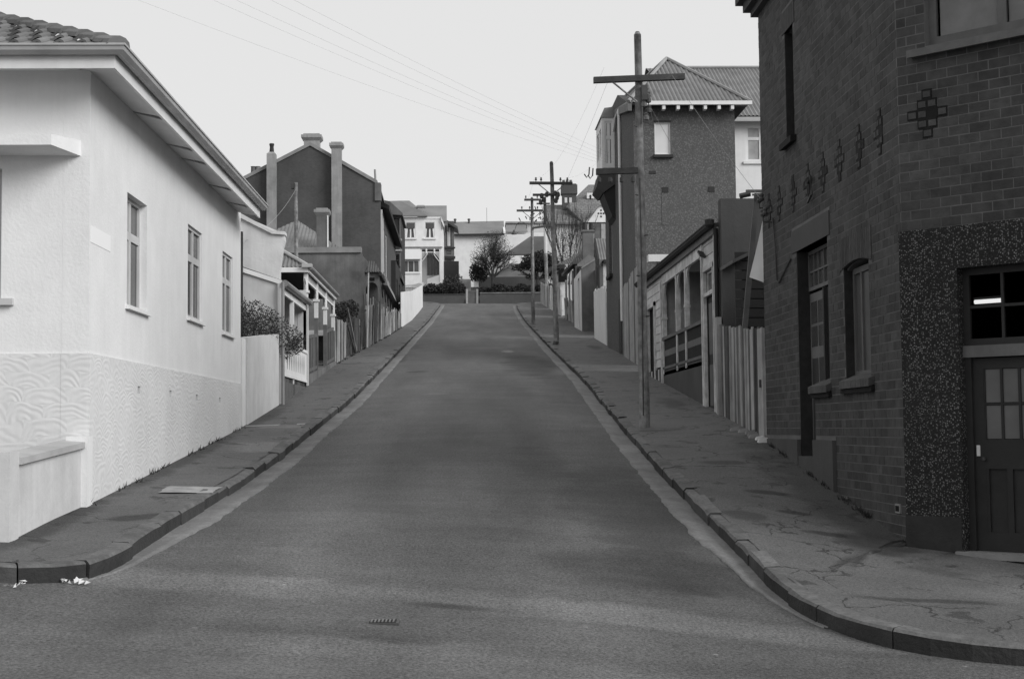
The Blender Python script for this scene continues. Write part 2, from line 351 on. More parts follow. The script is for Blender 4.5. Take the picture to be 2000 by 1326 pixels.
def unit_box(name, m, x0, x1, y0, y1, z0, z1):
    b = MB().bx(x0, x1, y0, y1, z0, z1); me = bpy.data.meshes.new(name); me.from_pydata(b.v, [], b.f)
    me.materials.append(MATS[m] if isinstance(m, str) else m); me.update(); return me
def minus(segs, h0, h1):
    out = []
    for a, b in segs:
        if h1 <= a or h0 >= b: out.append((a, b)); continue
        if h0 > a: out.append((a, h0))
        if h1 < b: out.append((h1, b))
    return out
def wall(par, F, a0, a1, z0, z1, m, holes=(), th=.25, name='wall', top=None, label=None):
    b = MB(); As = sorted({a0, a1, *[min(max(h[i], a0), a1) for h in holes for i in (0, 1)]}); Zs = sorted({z0, z1, *[min(max(h[i], z0), z1) for h in holes for i in (2, 3)]})
    for i in range(len(As)-1):
        run = None
        for j in range(len(Zs)-1):
            ca, cz = (As[i]+As[i+1])/2, (Zs[j]+Zs[j+1])/2
            if any(h[0] < ca < h[1] and h[2] < cz < h[3] for h in holes):
                if run is not None: b.box(F, As[i], As[i+1], -th, 0, run, Zs[j]); run = None
            elif run is None: run = Zs[j]
        if run is not None: b.box(F, As[i], As[i+1], -th, 0, run, z1)
    if top: b.prism(F, [(a0, z1)]+list(top)+[(a1, z1)], -th, 0)
    o = b.build(name, m, par)
    if label: o['label'] = label
    return o
def window(par, F, a0, a1, z0, z1, rec=.08, vb=(), hb=(), fm='white_paint', gm='window_glass', fw=.05, bw_=.03, sill=None, sillm=None, head=None, curtain=None, deep=.05, name='window', label=None):
    b = MB(); n0, n1 = -rec-deep, -rec
    b.box(F, a0, a0+fw, n0, n1, z0, z1).box(F, a1-fw, a1, n0, n1, z0, z1).box(F, a0+fw, a1-fw, n0, n1, z0, z0+fw).box(F, a0+fw, a1-fw, n0, n1, z1-fw, z1)
    for x in vb: b.box(F, x-bw_/2, x+bw_/2, n0, n1-.004, z0+fw, z1-fw)
    for x in hb: b.box(F, a0+fw, a1-fw, n0, n1-.007, x-bw_/2, x+bw_/2)
    o = b.build(name, fm, par)
    if label: o['label'] = label
    xs = [a0+fw]+sorted(vb)+[a1-fw]; zs = [z0+fw]+sorted(hb)+[z1-fw]
    for i in range(len(xs)-1):
        for j in range(len(zs)-1):
            MB().box(F, xs[i]+.004, xs[i+1]-.004, n0+.015, n0+.022, zs[j]+.004, zs[j+1]-.004).build('pane', gm, o)
    if curtain:
        for c0, c1 in curtain: MB().box(F, c0, c1, n1-.03, n1-.022, z0+fw, z1-fw).build('curtain', 'curtain', o)
    if sill: MB().box(F, a0-sill[0], a1+sill[0], -rec, sill[1], z0-sill[2], z0).build('sill', sillm or fm, o)
    return o
def boards(par, F, a0, a1, z0, z1, m='weatherboard', hgt=.17, holes=(), n=0.0, name='weatherboard', lim=999):
    me = bpy.data.meshes.new(name); bb = MB()
    bb.hexa([(0, 0, 0), (1, 0, 0), (1, .03, 0), (0, .03, 0), (0, .012, hgt*.97), (1, .012, hgt*.97), (1, .03, hgt*.97), (0, .03, hgt*.97)])
    me.from_pydata(bb.v, [], bb.f); me.materials.append(MATS[m]); me.update()
    z = z0
    while z < z1-.02:
        segs = [(a0, a1)]
        for h in holes:
            if h[2] < z+hgt*.5 < h[3]: segs = minus(segs, h[0], h[1])
        for s0, s1 in segs:
            if s1-s0 < .02: continue
            if (F.n-Vector((F.a.y, -F.a.x, 0))).length < .1: inst(name, me, F.p(s0, n+.03, z), F.ang, par, (s1-s0, 1, min(1, (z1-z)/hgt)))
            else: inst(name, me, F.p(s1, n+.03, z), F.ang+pi, par, (s1-s0, 1, min(1, (z1-z)/hgt)))
        z += hgt
def lerp_tab(T, x):
    if x <= T[0][0]: return T[0][1]
    for (x0, y0), (x1, y1) in zip(T, T[1:]):
        if x <= x1: return y0+(y1-y0)*(x-x0)/(x1-x0)
    return T[-1][1]

# ------------------------------------------------------------------ lie of the land
KL = [(11, -3.3), (11.6, -2.92), (12.6, -2.84), (15, -2.84), (21.8, -2.76), (30.9, -2.49), (36.7, -2.39), (51.6, -2.28), (80, -1.95), (95, -1.72), (103, -1.60), (105, -1.7), (106.5, -2.2), (107.5, -3.2)]
KR = [(10.4, 3.9), (11.4, 2.82), (13, 2.70), (21.85, 2.70), (30.9, 2.96), (36.7, 3.07), (51.6, 3.17), (80, 3.45), (100, 3.72), (104, 3.9), (106.5, 4.6), (107.5, 6)]
ZL = [(-60, -1.3), (0, -1.22), (9, -1.16), (11.0, -1.07), (12.2, -.95), (14.4, -.80), (18.6, -.545), (21.8, -.29), (30.9, .66), (36.7, 1.32), (51.6, 2.93), (80, 6.1), (103, 9.0), (107, 9.52), (113, 9.85)]
ZR = [(-60, -1.8), (0, -1.78), (9, -1.67), (11.4, -1.48), (13, -1.32), (13.9, -1.18), (21.85, -.29), (30.9, .66), (36.7, 1.32), (51.6, 2.93), (80, 6.1), (103, 9.0), (107, 9.42), (113, 9.7)]
WL = [(12.7, -3.94), (25.6, -3.92), (30.3, -3.85), (43, -3.85), (52, -3.5), (70, -3.0), (105, -2.85)]
WR = [(15, 4.67), (22, 4.67), (27, 4.75), (40.5, 4.97), (48, 5.15), (57, 5.25), (64, 5.8), (84, 5.8), (99, 5.6), (120, 5.6)]
ZWL = [(0, -1.15), (12.7, -.90), (15.2, -.744), (25.6, .07), (30.3, .57), (35.5, 1.15), (51.6, 2.93), (80, 6.1), (103, 9.0), (107, 9.52), (113, 9.85)]
ZWR = [(0, -1.82), (9, -1.76), (13.5, -1.42), (15, -1.28), (22, -.22), (27.2, .30), (36.7, 1.34), (51.6, 2.93), (80, 6.1), (103, 9.0), (107, 9.42), (113, 9.7)]
def H(X, Y):
    xs = [(-8, lerp_tab(ZWL, Y)), (lerp_tab(WL, Y), lerp_tab(ZWL, Y)), (lerp_tab(KL, max(Y, 12)), lerp_tab(ZL, Y)), (lerp_tab(KR, max(Y, 12)), lerp_tab(ZR, Y)),
          (lerp_tab(WR, Y), lerp_tab(ZWR, Y)), (12, lerp_tab(ZWR, Y)-(0.25 if Y < 14 else 0)), (40, lerp_tab(ZWR, Y)-(1.2 if Y < 14 else 0))]
    return lerp_tab(xs, X)
def HR(X, Y):                                      # carriageway
    kl, kr = lerp_tab(KL, max(Y, 12)), lerp_tab(KR, max(Y, 12))
    t = (X-(kl+kr)/2)/((kr-kl)/2); crown = .07*max(0, 1-t*t)
    return H(X, Y)-.145+crown
def sheet(name, xs, ys, fn, m, **kw):
    b = MB()
    for y in ys:
        for x in xs: b.v.append((x, y, fn(x, y)))
    nx = len(xs)
    for j in range(len(ys)-1):
        for i in range(nx-1): b.f.append((j*nx+i, j*nx+i+1, (j+1)*nx+i+1, (j+1)*nx+i)); b.m.append(0)
    return b.build(name, m, smooth=True, **kw)
def arange(a, b, s):
    k = max(1, int(round((b-a)/s))); return [a+(b-a)*i/k for i in range(k+1)]
xs = arange(-40, -8, 4)+arange(-7, 9, .4)+arange(12, 40, 4)
sheet('road', xs, arange(-40, 0, 5)+arange(1, 40, .5)+arange(41, 113.6, 1.2), HR, 'asphalt', kind='structure')
def HG(x, y):
    if y < 113.9: return H(0, max(y, -60))-3.5 if y < 100 else 8.3
    return lerp_tab([(113.9, 9.3), (114.2, 10.5), (118, 11.7), (130, 12.4), (200, 13.5), (400, 12), (3000, -60)], y)
sheet('ground', arange(-400, -60, 85)+arange(-50, 50, 5)+arange(60, 400, 85), arange(-200, 110, 10)+[113.8, 114.0, 114.2, 116, 118, 124, 130, 150, 200, 400, 1000, 2500], HG, 'grass', kind='structure')

# kerb lines as polylines
def resample(P, step):
    out = [Vector((*P[0], 0))]; acc = 0
    for p, q in zip(P, P[1:]):
        p = Vector((*p, 0)); q = Vector((*q, 0)); d = (q-p).length; t = step-acc
        while t <= d: out.append(p+(q-p)*(t/d)); t += step
        acc = (acc+d) % step if d else acc
    return out
def smooth_poly(P, it=3):
    P = [Vector((*p, 0)) for p in P]
    for _ in range(it):
        Q = [P[0]]
        for a, b in zip(P, P[1:]): Q += [a*.75+b*.25, a*.25+b*.75]
        Q.append(P[-1]); P = Q
    return [(p.x, p.y) for p in P]
KPL = smooth_poly([(-40, 11.0), (-12, 11.0), (-4.6, 11.02), (-3.25, 11.08), (-2.85, 11.75), (-2.84, 13.0)]+[(x, y) for y, x in KL if 15 <= y <= 105]+[(-2.3, 106.6), (-3.6, 107.2), (-30, 107.5)])
KPR = smooth_poly([(40, 10.25), (12, 10.25), (4.6, 10.30), (3.3, 10.62), (2.80, 11.6), (2.70, 13.2)]+[(x, y) for y, x in KR if 15 <= y <= 103]+[(4.1, 105.5), (5.2, 106.8), (30, 107.2)])
KW = .17
def kerb(name, P, side, label):
    # side: +1 pavement lies to the left of travel up the street ... normal pointing to the pavement
    root = bpy.data.objects.new(name, None); COL.objects.link(root); root['kind'] = 'structure'; ORG[root.name] = Vector()
    def nrm(i, Q):
        t = (Q[min(i+1, len(Q)-1)]-Q[max(i-1, 0)]).normalized(); return Vector((-t.y, t.x, 0))*side
    fine = resample(P, .3)
    near = [i for i, q in enumerate(fine) if abs(q.x) < 7.5 and q.y < 104.5]
    stuff = MB(); k = 0; i = 0
    while i < len(fine)-1:
        ln = random.choice((2, 3, 3, 4)) if fine[i].y < 45 else 4
        j = min(i+ln, len(fine)-1); b = MB(); jit = random.uniform(-.012, .012); jz = random.uniform(-.016, .014)
        seg = fine[i:j+1]; k0 = len(b.v); prof = [(-.0, -.35), (-.004, -.025), (.02, 0), (KW-.01, .006), (KW, -.30)]
        for q, p in enumerate(seg):
            nn = nrm(i+q, fine); sh = 0
            if q == 0: sh = .006
            if q == len(seg)-1: sh = -.006
            tt = Vector((-nn.y*side, nn.x*side, 0))*-1
            for off, dz in prof:
                jj = random.uniform(-.006, .006) if fine[i].y < 40 else 0
                pp = p+nn*(off+jit+jj)-tt*sh*-1; b.v.append((pp.x, pp.y, H(p.x, p.y)+dz+jz+jj))
        m = len(prof)
        for q in range(len(seg)-1):
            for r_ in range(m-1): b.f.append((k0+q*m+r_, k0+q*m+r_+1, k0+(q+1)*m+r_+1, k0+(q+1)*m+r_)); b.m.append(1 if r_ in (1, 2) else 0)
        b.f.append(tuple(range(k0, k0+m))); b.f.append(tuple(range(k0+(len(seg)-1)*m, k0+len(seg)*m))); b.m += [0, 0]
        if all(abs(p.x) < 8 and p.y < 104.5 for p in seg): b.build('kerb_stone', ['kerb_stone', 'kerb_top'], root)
        else:
            kk = len(stuff.v); stuff.v += b.v; stuff.f += [tuple(x+kk for x in f) for f in b.f]; stuff.m += b.m
        i = j
    stuff.build('kerb_run', ['kerb_stone', 'kerb_top'], root, kind='stuff')
    # gutter channel
    g_ = MB(); prof = [(-.30, -.02), (-.285, .004), (-.17, .001), (-.06, -.003), (0.03, .006)]
    fine = [p for p in resample(P, .11) if 11.4 < p.y < 105 and abs(p.x) < 4.2]; wj = 0
    for i, p in enumerate(fine):
        nn = nrm(i, fine)
        for oi, (off, dz) in enumerate(prof):
            tp = min(1, .12+(p.y-11.4)/4.0) if p.y < 15 else 1
            if oi == 0: wj = wj*.6+random.uniform(-.018, .018)*tp
            o_ = off*tp+(wj if oi < 2 else 0); pp = p+nn*o_
            g_.v.append((pp.x, pp.y, HR(pp.x, pp.y)+.010+dz))
    for i in range(len(fine)-1):
        for r_ in range(len(prof)-1): g_.f.append((i*5+r_, i*5+r_+1, (i+1)*5+r_+1, (i+1)*5+r_)); g_.m.append(0)
    g_.build('gutter', 'gutter_concrete', None, smooth=True, kind='structure')
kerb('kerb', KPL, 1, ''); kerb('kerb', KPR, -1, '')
def pavement(P, side):
    fine = resample(P, .35); b = MB(); nl = 9
    for i, p in enumerate(fine):
        t = (fine[min(i+1, len(fine)-1)]-fine[max(i-1, 0)]).normalized(); nn = Vector((-t.y, t.x, 0))*side
        q0 = p+nn*(KW-.045)
        if p.y < 12.4: tgt = Vector((p.x if abs(p.x) > 5.6 else 5.6*(-1 if side > 0 else 1), 17, 0))
        elif p.y > 105: tgt = Vector((p.x if abs(p.x) > 6 else (-4.2 if side > 0 else 7), 102.5, 0))
        else:
            wx = lerp_tab(WL, p.y)-1.5 if side > 0 else lerp_tab(WR, p.y)+1.5; tgt = Vector((wx, p.y, 0))
            if p.y < 17: tgt.y = 17
        for k in range(nl):
            s_ = (k/(nl-1)); q = q0+(tgt-q0)*s_; zz = H(q.x, q.y)+.002; zk = H(p.x, p.y)+.003; w_ = max(0, 1-3*s_); b.v.append((q.x, q.y, zz*(1-w_)+zk*w_))
    for i in range(len(fine)-1):
        for k in range(nl-1): b.f.append((i*nl+k, i*nl+k+1, (i+1)*nl+k+1, (i+1)*nl+k)); b.m.append(0)
    b.build('pavement', 'pavement_asphalt', None, smooth=True, kind='structure')
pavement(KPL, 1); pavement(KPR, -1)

# ================================================================== WHITE STUCCO HOUSE (left)
SX, SY0, SY1 = -3.94, 15.2, 25.5
wh = thing('stucco_house', 'white stucco house with tiled hip roof and wide eaves on the left corner', 'house', (SX, SY0, -.74))
E = FE(SX)
hw = [(16.9, 17.95, 1.46, 2.83), (20.62, 21.72, 1.61, 2.99), (23.58, 24.62, 1.60, 2.97)]
wall(wh, E, SY0, SY1, .84, 3.90, 'stucco_white', hw, .28)
Ff = FY(SY0)
fw_ = (-6.1, -4.86, 1.42, 2.80)
wall(wh, Ff, -9.5, SX-.281, .84, 3.90, 'stucco_white', [fw_], .28)
vents = [(17.42, 17.56, .47, .56), (19.28, 19.42, .47, .56), (21.18, 21.32, .46, .55), (23.18, 23.32, .46, .55)]
wall(wh, Fr(SX+.018, 0, pi/2), SY0-.018, SY1, -2.5, .84, 'dado_white', vents, .3, name='dado')
wall(wh, FY(SY0-.018), -9.5, SX-.284, -2.5, .84, 'dado_white', [], .3, name='dado')
for v0 in vents: MB().box(E, v0[0]-.02, v0[1]+.02, -.05, -.012, v0[2]-.02, v0[3]+.02).build('air_vent', 'black_void', wh)
MB().bx(-9.5, SX-.29, SY1-.3, SY1-.05, -2, 3.8).build('wall', 'stucco_white', wh)
for i, (a0, a1, z0, z1) in enumerate(hw):
    rec = .085 if i == 0 else .03
    mid = (a0+a1)/2
    window(wh, E, a0, a1, z0+.03, z1, rec, (mid,), (z1-.46,), 'cream_paint', 'window_glass_grey' if i else 'window_glass_grey', .05, .10, (.08, .05, .045), 'stucco_white', label=None)
    # sash frames standing proud and dark lower panes behind
    for s0, s1 in ((a0+.06, mid-.05), (mid+.05, a1-.06)):
        MB().box(E, s0+.03, s1-.03, -rec-.035, -rec-.025, z0+.12, z1-.53).build('pane', 'window_glass', wh)
window(wh, Ff, *fw_, .12, ((fw_[0]+fw_[1])/2,), (2.35,), 'cream_paint', 'window_glass', .07, .08, (.14, .06, .07), 'cream_paint')
# hood over the front window
MB().hexa([Ff.p(-8, -.05, 2.93), Ff.p(-4.02, -.05, 2.93), Ff.p(-4.02-.18, .52, 2.95), Ff.p(-8, .52, 2.95), Ff.p(-8, -.05, 3.10), Ff.p(-4.02, -.05, 3.10), Ff.p(-4.02-.18, .52, 3.06), Ff.p(-8, .52, 3.06)]).build('window_hood', 'stucco_white', wh)
# eaves: soffit panels with cover strips, fascia, gutter
EX, EYf, EYb = SX+.36, SY0-.52, 25.15
zs, zf = 3.865, 3.765
b = MB(); b.slab([(SX-.1, EYf+.0, zs), (SX-.1, EYb, zs), (EX, EYb, zf+.01), (EX, EYf, zf+.01)], -.02)
b.slab([(-9.5, SY0+.1, zs), (SX-.1, SY0+.1, zs), (SX-.1, EYf, zf+.015), (-9.5, EYf, zf+.015)], -.02)
b.build('soffit', 'soffit', wh)
for y in (17.15, 19.1, 20.1, 22.3, 24.0):
    b = MB(); b.hexa([(SX, y, zs-.022), (EX-.02, y, zf-.018), (EX-.02, y+.05, zf-.018), (SX, y+.05, zs-.022), (SX, y, zs-.002), (EX-.02, y, zf+.002), (EX-.02, y+.05, zf+.002), (SX, y+.05, zs-.002)])
    b.build('cover_strip', 'gutter_metal', wh)
b = MB().bx(EX, EX+.03, EYf-.03, EYb, zf-.03, zf+.17).bx(-9.5, EX, EYf-.03, EYf, zf-.03, zf+.17)
b.build('fascia', 'white_paint', wh)
def halfgutter(P, dirs, r, name, m, par):
    # a half-round gutter swept along P; dirs = outward directions at every point
    b = MB(); k = 0; prof = [(0, 0), (0, -r*1.0), (r*.35, -r*1.45), (r*1.1, -r*1.5), (r*1.75, -r*.9), (r*1.95, -.0), (r*2.1, .01), (r*2.1, -.012), (r*1.8, -.01), (r*1.6, -r*.8), (r*1.0, -r*1.3), (r*.2, -r*1.2)]
    m_ = len(prof)
    for p, d in zip(P, dirs):
        for o_, z in prof: b.v.append((p[0]+d[0]*o_, p[1]+d[1]*o_, p[2]+z))
    for i in range(len(P)-1):
        for j in range(m_): b.f.append((i*m_+j, i*m_+(j+1) % m_, (i+1)*m_+(j+1) % m_, (i+1)*m_+j)); b.m.append(0)
    b.f += [tuple(range(m_)), tuple(range((len(P)-1)*m_, len(P)*m_))]; b.m += [0, 0]
    return b.build(name, m, par, smooth=False)
gx, gy = EX+.032, EYf-.032
halfgutter([(-9.5, gy, 3.955), (gx, gy, 3.955), (gx, EYb+.12, 3.975)], [(0, -1), (1, -1), (1, 0)], .062, 'gutter', 'gutter_pale', wh)
# roof planes + tiles
pt = math.tan(R(23.5)); rx, ry = EX+.04, EYf-.04
b = MB(); t = 4.4; z0r = 3.935
b.poly([(-9.6, ry, z0r), (rx, ry, z0r), (rx-t, ry+t, z0r+t*pt), (-9.6, ry+t, z0r+t*pt)])
b.poly([(rx, ry, z0r), (rx, EYb, z0r), (rx-t, EYb-t, z0r+t*pt), (rx-t, ry+t, z0r+t*pt)])
b.poly([(rx, EYb, z0r), (-9.6, EYb, z0r), (-9.6, EYb-t, z0r+t*pt), (rx-t, EYb-t, z0r+t*pt)])
b.poly([(rx-t, ry+t, z0r+t*pt), (rx-t, EYb-t, z0r+t*pt), (-9.6, EYb-t, z0r+t*pt), (-9.6, ry+t, z0r+t*pt)])
b.build('roof', 'clay_tile', wh)
tl = bpy.data.meshes.new('roof_tile'); b = MB(); tw, tln = .23, .34; prof = [(0, .012), (.06, .0), (.12, .004), (.165, .035), (.20, .05), (.235, .035), (.245, .012)]
for y, zz in ((0, .03), (tln+.05, .0)):
    for x, z in prof: b.v.append((x, y, z+zz+.012))
for x, z in prof: b.v.append((x, 0, z+.012))
m_ = len(prof)
for j in range(m_-1): b.f += [(j, j+1, m_+j+1, m_+j), (2*m_+j, 2*m_+j+1, j+1, j)]
tl.from_pydata(b.v, [], b.f); tl.materials.append(MATS['clay_tile'])
an = math.atan(pt); i = 0
for row in range(5):
    s0 = row*tln*cos(an); xr = rx-s0-.07
    x = xr-tw
    cnt = 0
    while x > -7.2 and cnt < 18:
        inst('roof_tile', tl, (x, ry+s0-.02, z0r+s0*pt+.005), (an, 0, 0), wh); x -= tw; cnt += 1
hm = bpy.data.meshes.new('ridge_tile'); b = MB(); k = 0
for y, r_, zz in ((0, .135, .03), (.36, .115, .012)):
    for j in range(7): b.v.append((cos(pi*j/6)*r_, y, sin(pi*j/6)*r_*.75+zz))
for j in range(6): b.f.append((j, j+1, 7+j+1, 7+j))
b.f.append(tuple(range(7))); hm.from_pydata(b.v, [], b.f); hm.materials.append(MATS['clay_tile'])
ha = math.atan(pt/math.sqrt(2)); q = Vector((-1, 1, 0)).normalized()
for i in range(11):
    s_ = i*.33; p = Vector((rx+.03, ry-.03, z0r-.005))+q*s_*cos(ha)+Vector((0, 0, s_*sin(ha)))
    inst('ridge_tile', hm, p, (ha, 0, pi/4), wh)
# painted-out plate on the corner
MB().box(E, 15.25, 16.1, 0, .004, 2.02, 2.20).build('name_plate', 'plate_white', wh)
# low boundary wall running from the corner towards the junction
lw = thing('boundary_wall', 'low white rendered wall with stone coping in front of the stucco house corner', 'wall', (SX, 12.8, -.9))
MB().bx(-4.6, SX+.02, 12.55, 12.82, -1.6, -.155).build('pier', 'whitewash', lw)
MB().bx(SX-.16, SX+.06, 14.95, 15.17, -1.6, -.03).build('pier', 'stucco_white', lw)
MB().hexa([(SX-.16, 12.82, -1.6), (SX, 12.82, -1.6), (SX, 14.95, -1.6), (SX-.16, 14.95, -1.6), (SX-.16, 12.82, -.27), (SX, 12.82, -.27), (SX, 14.95, -.15), (SX-.16, 14.95, -.15)]).build('wall', 'whitewash', lw)
MB().hexa([(SX-.22, 12.82, -.27), (SX+.04, 12.82, -.27), (SX+.04, 14.95, -.15), (SX-.22, 14.95, -.15), (SX-.22, 12.82, -.19), (SX+.04, 12.82, -.21), (SX+.04, 14.95, -.09), (SX-.22, 14.95, -.07)]).build('coping', 'coping_pale', lw)
# white garden wall up the street
gw = thing('garden_wall', 'tall white rendered garden wall between stucco house and weathered cottage', 'wall', (-3.88, 26, .1))
b = MB(); b.hexa([(-4.05, 26.05, -1), (-3.90, 26.05, -1), (-3.84, 30.0, -.5), (-4.02, 30.0, -.5), (-4.05, 26.05, 1.70), (-3.90, 26.05, 1.70), (-3.84, 30.0, 2.02), (-4.02, 30.0, 2.02)]); b.build('wall', 'whitewash', gw)
MB().bx(-4.3, -3.93, 25.62, 26.03, -1, 1.66).build('pier', 'stucco_white', gw)

# foliage generator -------------------------------------------------------------
def leaves(par, name, blobs, n, size, m, squash=1.0, **kw):
    b = MB(); rnd = random.Random(n*7+len(blobs))
    tot = sum(bl[3]*bl[4]*bl[5] for bl in blobs)
    for (cx_, cy_, cz_, rx_, ry_, rz_) in blobs:
        for _ in range(int(n*rx_*ry_*rz_/tot)):
            d = Vector((rnd.gauss(0, 1), rnd.gauss(0, 1), rnd.gauss(0, 1))).normalized()*rnd.random()**.45
            c = Vector((cx_+d.x*rx_, cy_+d.y*ry_, cz_+d.z*rz_)); u_ = Vector((rnd.gauss(0, 1), rnd.gauss(0, 1), rnd.gauss(0, 1))).normalized()
            v_ = u_.cross(Vector((rnd.gauss(0, 1), rnd.gauss(0, 1), rnd.gauss(0, 1)))).normalized(); s_ = size*rnd.uniform(.6, 1.4)
            b.poly([c-u_*s_, c+v_*s_*.5*squash, c+u_*s_, c-v_*s_*.5*squash])
    return b.build(name, m, par, **kw)
def twigs(base, blobs, n, r=.006, rnd=random.Random(3), seg=4):
    b = MB()
    for _ in range(n):
        bl = rnd.choice(blobs); d = Vector((rnd.gauss(0, 1), rnd.gauss(0, 1), rnd.gauss(0, 1))).normalized()*rnd.random()**.4
        e = Vector((bl[0]+d.x*bl[3], bl[1]+d.y*bl[4], bl[2]+d.z*bl[5])); s_ = Vector(base)+(Vector((bl[0], bl[1], bl[2]))-Vector(base))*rnd.uniform(.2, .9)
        mid = (s_+e)/2+Vector((rnd.gauss(0, .1), rnd.gauss(0, .1), rnd.gauss(0, .1)))*bl[3]
        b.tube([s_, mid, e], r, seg, r*.4)
    return b
def branch(b, p, d, ln, r, dep, rnd, spread=.55, upb=.15, minr=.01):
    q = p+d*ln; m_ = (p+q)/2+Vector((rnd.gauss(0, .04), rnd.gauss(0, .04), 0))*ln
    b.tube([p, m_, q], r, 5 if r > .03 else 3, r*.72)
    if dep == 0: return
    for _ in range(rnd.choice((2, 3, 3)) if dep > 1 else 4):
        d2 = (d+Vector((rnd.gauss(0, spread), rnd.gauss(0, spread), rnd.gauss(0, spread*.7)+upb))).normalized()
        branch(b, q if rnd.random() < .7 else m_, d2, ln*rnd.uniform(.62, .9), max(r*.6, minr), dep-1, rnd, spread, upb, minr)

bush = thing('climbing_shrub', 'straggly leafy shrub spilling over the top of the white garden wall', 'shrub', (-3.95, 29.2, 1.9))
bl = [(-4.35, 27.4, 1.95, .45, 1.1, .38), (-4.2, 28.9, 2.15, .45, 1.0, .48), (-3.95, 30.1, 2.1, .32, .8, .45), (-3.74, 31.2, 1.95, .28, .7, .38), (-3.66, 32.2, 2.0, .16, .5, .22), (-4.45, 28.2, 2.3, .3, .7, .4), (-3.8, 30.6, 1.75, .16, .5, .3)]
twigs((-4.2, 29, 1.4), bl, 420, .005).build('twigs', 'bark', bush)
leaves(bush, 'foliage', bl, 4600, .026, 'foliage_dark', kind='stuff'); leaves(bush, 'foliage', bl, 2200, .024, 'foliage_light', kind='stuff')

ref(520, 500)
# ================================================================== COTTAGE 1 (white parapet end wall, lean-to verandah)
c1 = thing('weathered_cottage', 'small weathered white cottage with parapet end wall and lean-to verandah beyond the shrub', 'cottage', (-3.85, 30.2, .6))
F1 = FY(30.35)
x0, _ = US(470, 500, 30.35)
tz = lambda u, v: US(u, v, 30.35)
pz = [tz(555, 457), tz(556, 470), tz(552, 484), tz(549, 505), tz(546, 528)]
wl = [(-9, -1), (pz[-1][0], -1), (pz[-1][0], pz[-1][1])]+pz[::-1][1:]+[(tz(475, 422)[0], tz(475, 422)[1]), (-9, 6.2)]
MB().prism(F1, wl, -.25, 0).build('end_wall', 'whitewash', c1)
b = MB(); A = tz(470, 417); B = tz(532, 451); C = tz(557, 453)
b.prism(F1, [(A[0]-3, A[1]+1.3), (A[0], A[1]), B, C, (C[0], C[1]-.07), (B[0], B[1]-.07), (A[0], A[1]-.10), (A[0]-3, A[1]+1.2)], -.3, .06); b.build('coping', 'whitewash', c1)
# lean-to end: boarded wall below a sloping barge
zl0 = tz(475, 526); zl1 = tz(549, 549)
b = MB().prism(F1, [(zl0[0]-.3, -1), (zl1[0], -1), (zl1[0], zl1[1]), (zl0[0]-.3, zl0[1]+.05)], .01, .05); b.build('lean_to_wall', 'cream_paint', c1)
x = zl0[0]
while x < zl1[0]-.02:
    MB().prism(F1, [(x, -1), (min(x+.19, zl1[0]), -1), (min(x+.19, zl1[0]), 2.62), (x, 2.62)], .05, .062).build('board', 'cream_paint', c1); x += .2
b = MB().prism(F1, [(zl0[0]-.3, zl0[1]+.03), (zl1[0]+.03, zl1[1]-.09), (zl1[0]+.03, zl1[1]), (zl0[0]-.3, zl0[1]+.13)], .03, .10); b.build('barge_board', 'white_paint', c1)
MB().box(F1, zl1[0]-.06, zl1[0]+.03, .0, .11, 0, zl1[1]-.06).build('corner_post', 'cream_paint', c1)
MB().tube([(zl1[0]+.07, 30.1, zl1[1]-.05), (zl1[0]+.07, 30.1, .45)], .035).build('downpipe', 'gutter_metal', c1)
MB().tube([(zl0[0]-.02, 30.2, 4.2), (zl0[0]-.02, 30.2, 1.2)], .04).build('downpipe', 'dark_timber', c1)
# verandah roof
vx = -3.80
MB().corr([(vx, 30.25, 3.16), (vx, 35.0, 3.18), (vx-1.6, 35.0, 3.75), (vx-1.6, 30.25, 3.75)], .1, .014).build('verandah_roof', 'corrugated_iron', c1)
MB().tube([(vx+.06, 30.2, 3.10), (vx+.06, 35.1, 3.12)], .075, 10).build('gutter', 'gutter_metal', c1)
MB().bx(vx-.05, vx+.0, 30.3, 35.0, 2.90, 3.03).build('verandah_beam', 'white_paint', c1)
for y, z0 in ((32.25, .75), (34.75, .95)):
    MB().bx(vx-.09, vx+.0, y, y+.10, z0, 2.9).build('post', 'white_paint', c1)
MB().bx(vx-.14, vx+.03, 34.9, 35.12, .9, 3.0).build('post', 'cream_paint', c1)
E1 = FE(-5.0)
wall(c1, E1, 30.6, 35.0, .3, 3.5, 'cream_paint', [(31.6, 32.7, 1.2, 2.6)], .2)
window(c1, E1, 31.6, 32.7, 1.2, 2.6, .05, (), (1.9,), 'white_paint')
MB().bx(-5.2, vx, 34.75, 34.88, .5, 3.4).build('partition', 'cream_paint', c1)
for i in range(7): MB().bx(-4.9+.15*i, -4.9+.15*i+.14, 34.735, 34.75, .9, 3.3).build('board', 'cream_paint', c1)
MB().bx(-5.2, vx, 30.3, 35.0, .6, 1.05).build('verandah_floor', 'mid_timber', c1)
# balustrade with cut-out panel boards
for i in range(22):
    y = 30.45+i*.2
    MB().bx(vx-.02, vx+.005, y, y+.188, 1.22, 1.86).build('panel_board', 'white_paint', c1)
    if i % 2 and i > 1 and i < 20:
        MB().prism(FE(vx+.006), [(y-.01, 1.33), (y+.045, 1.55), (y-.01, 1.77), (y-.065, 1.55)], 0, .006).build('diamond_cutout', 'mid_timber', c1)
MB().bx(vx-.05, vx+.03, 30.4, 34.85, 1.86, 1.93).bx(vx-.04, vx+.02, 30.4, 34.85, 1.16, 1.22).build('rail', 'white_paint', c1)
for i in range(22):
    y = 30.45+i*.2; MB().bx(vx-.05, vx-.02, y, y+.185, H(vx, y)-.1, 1.16).build('base_board', 'raw_board_dark', c1)

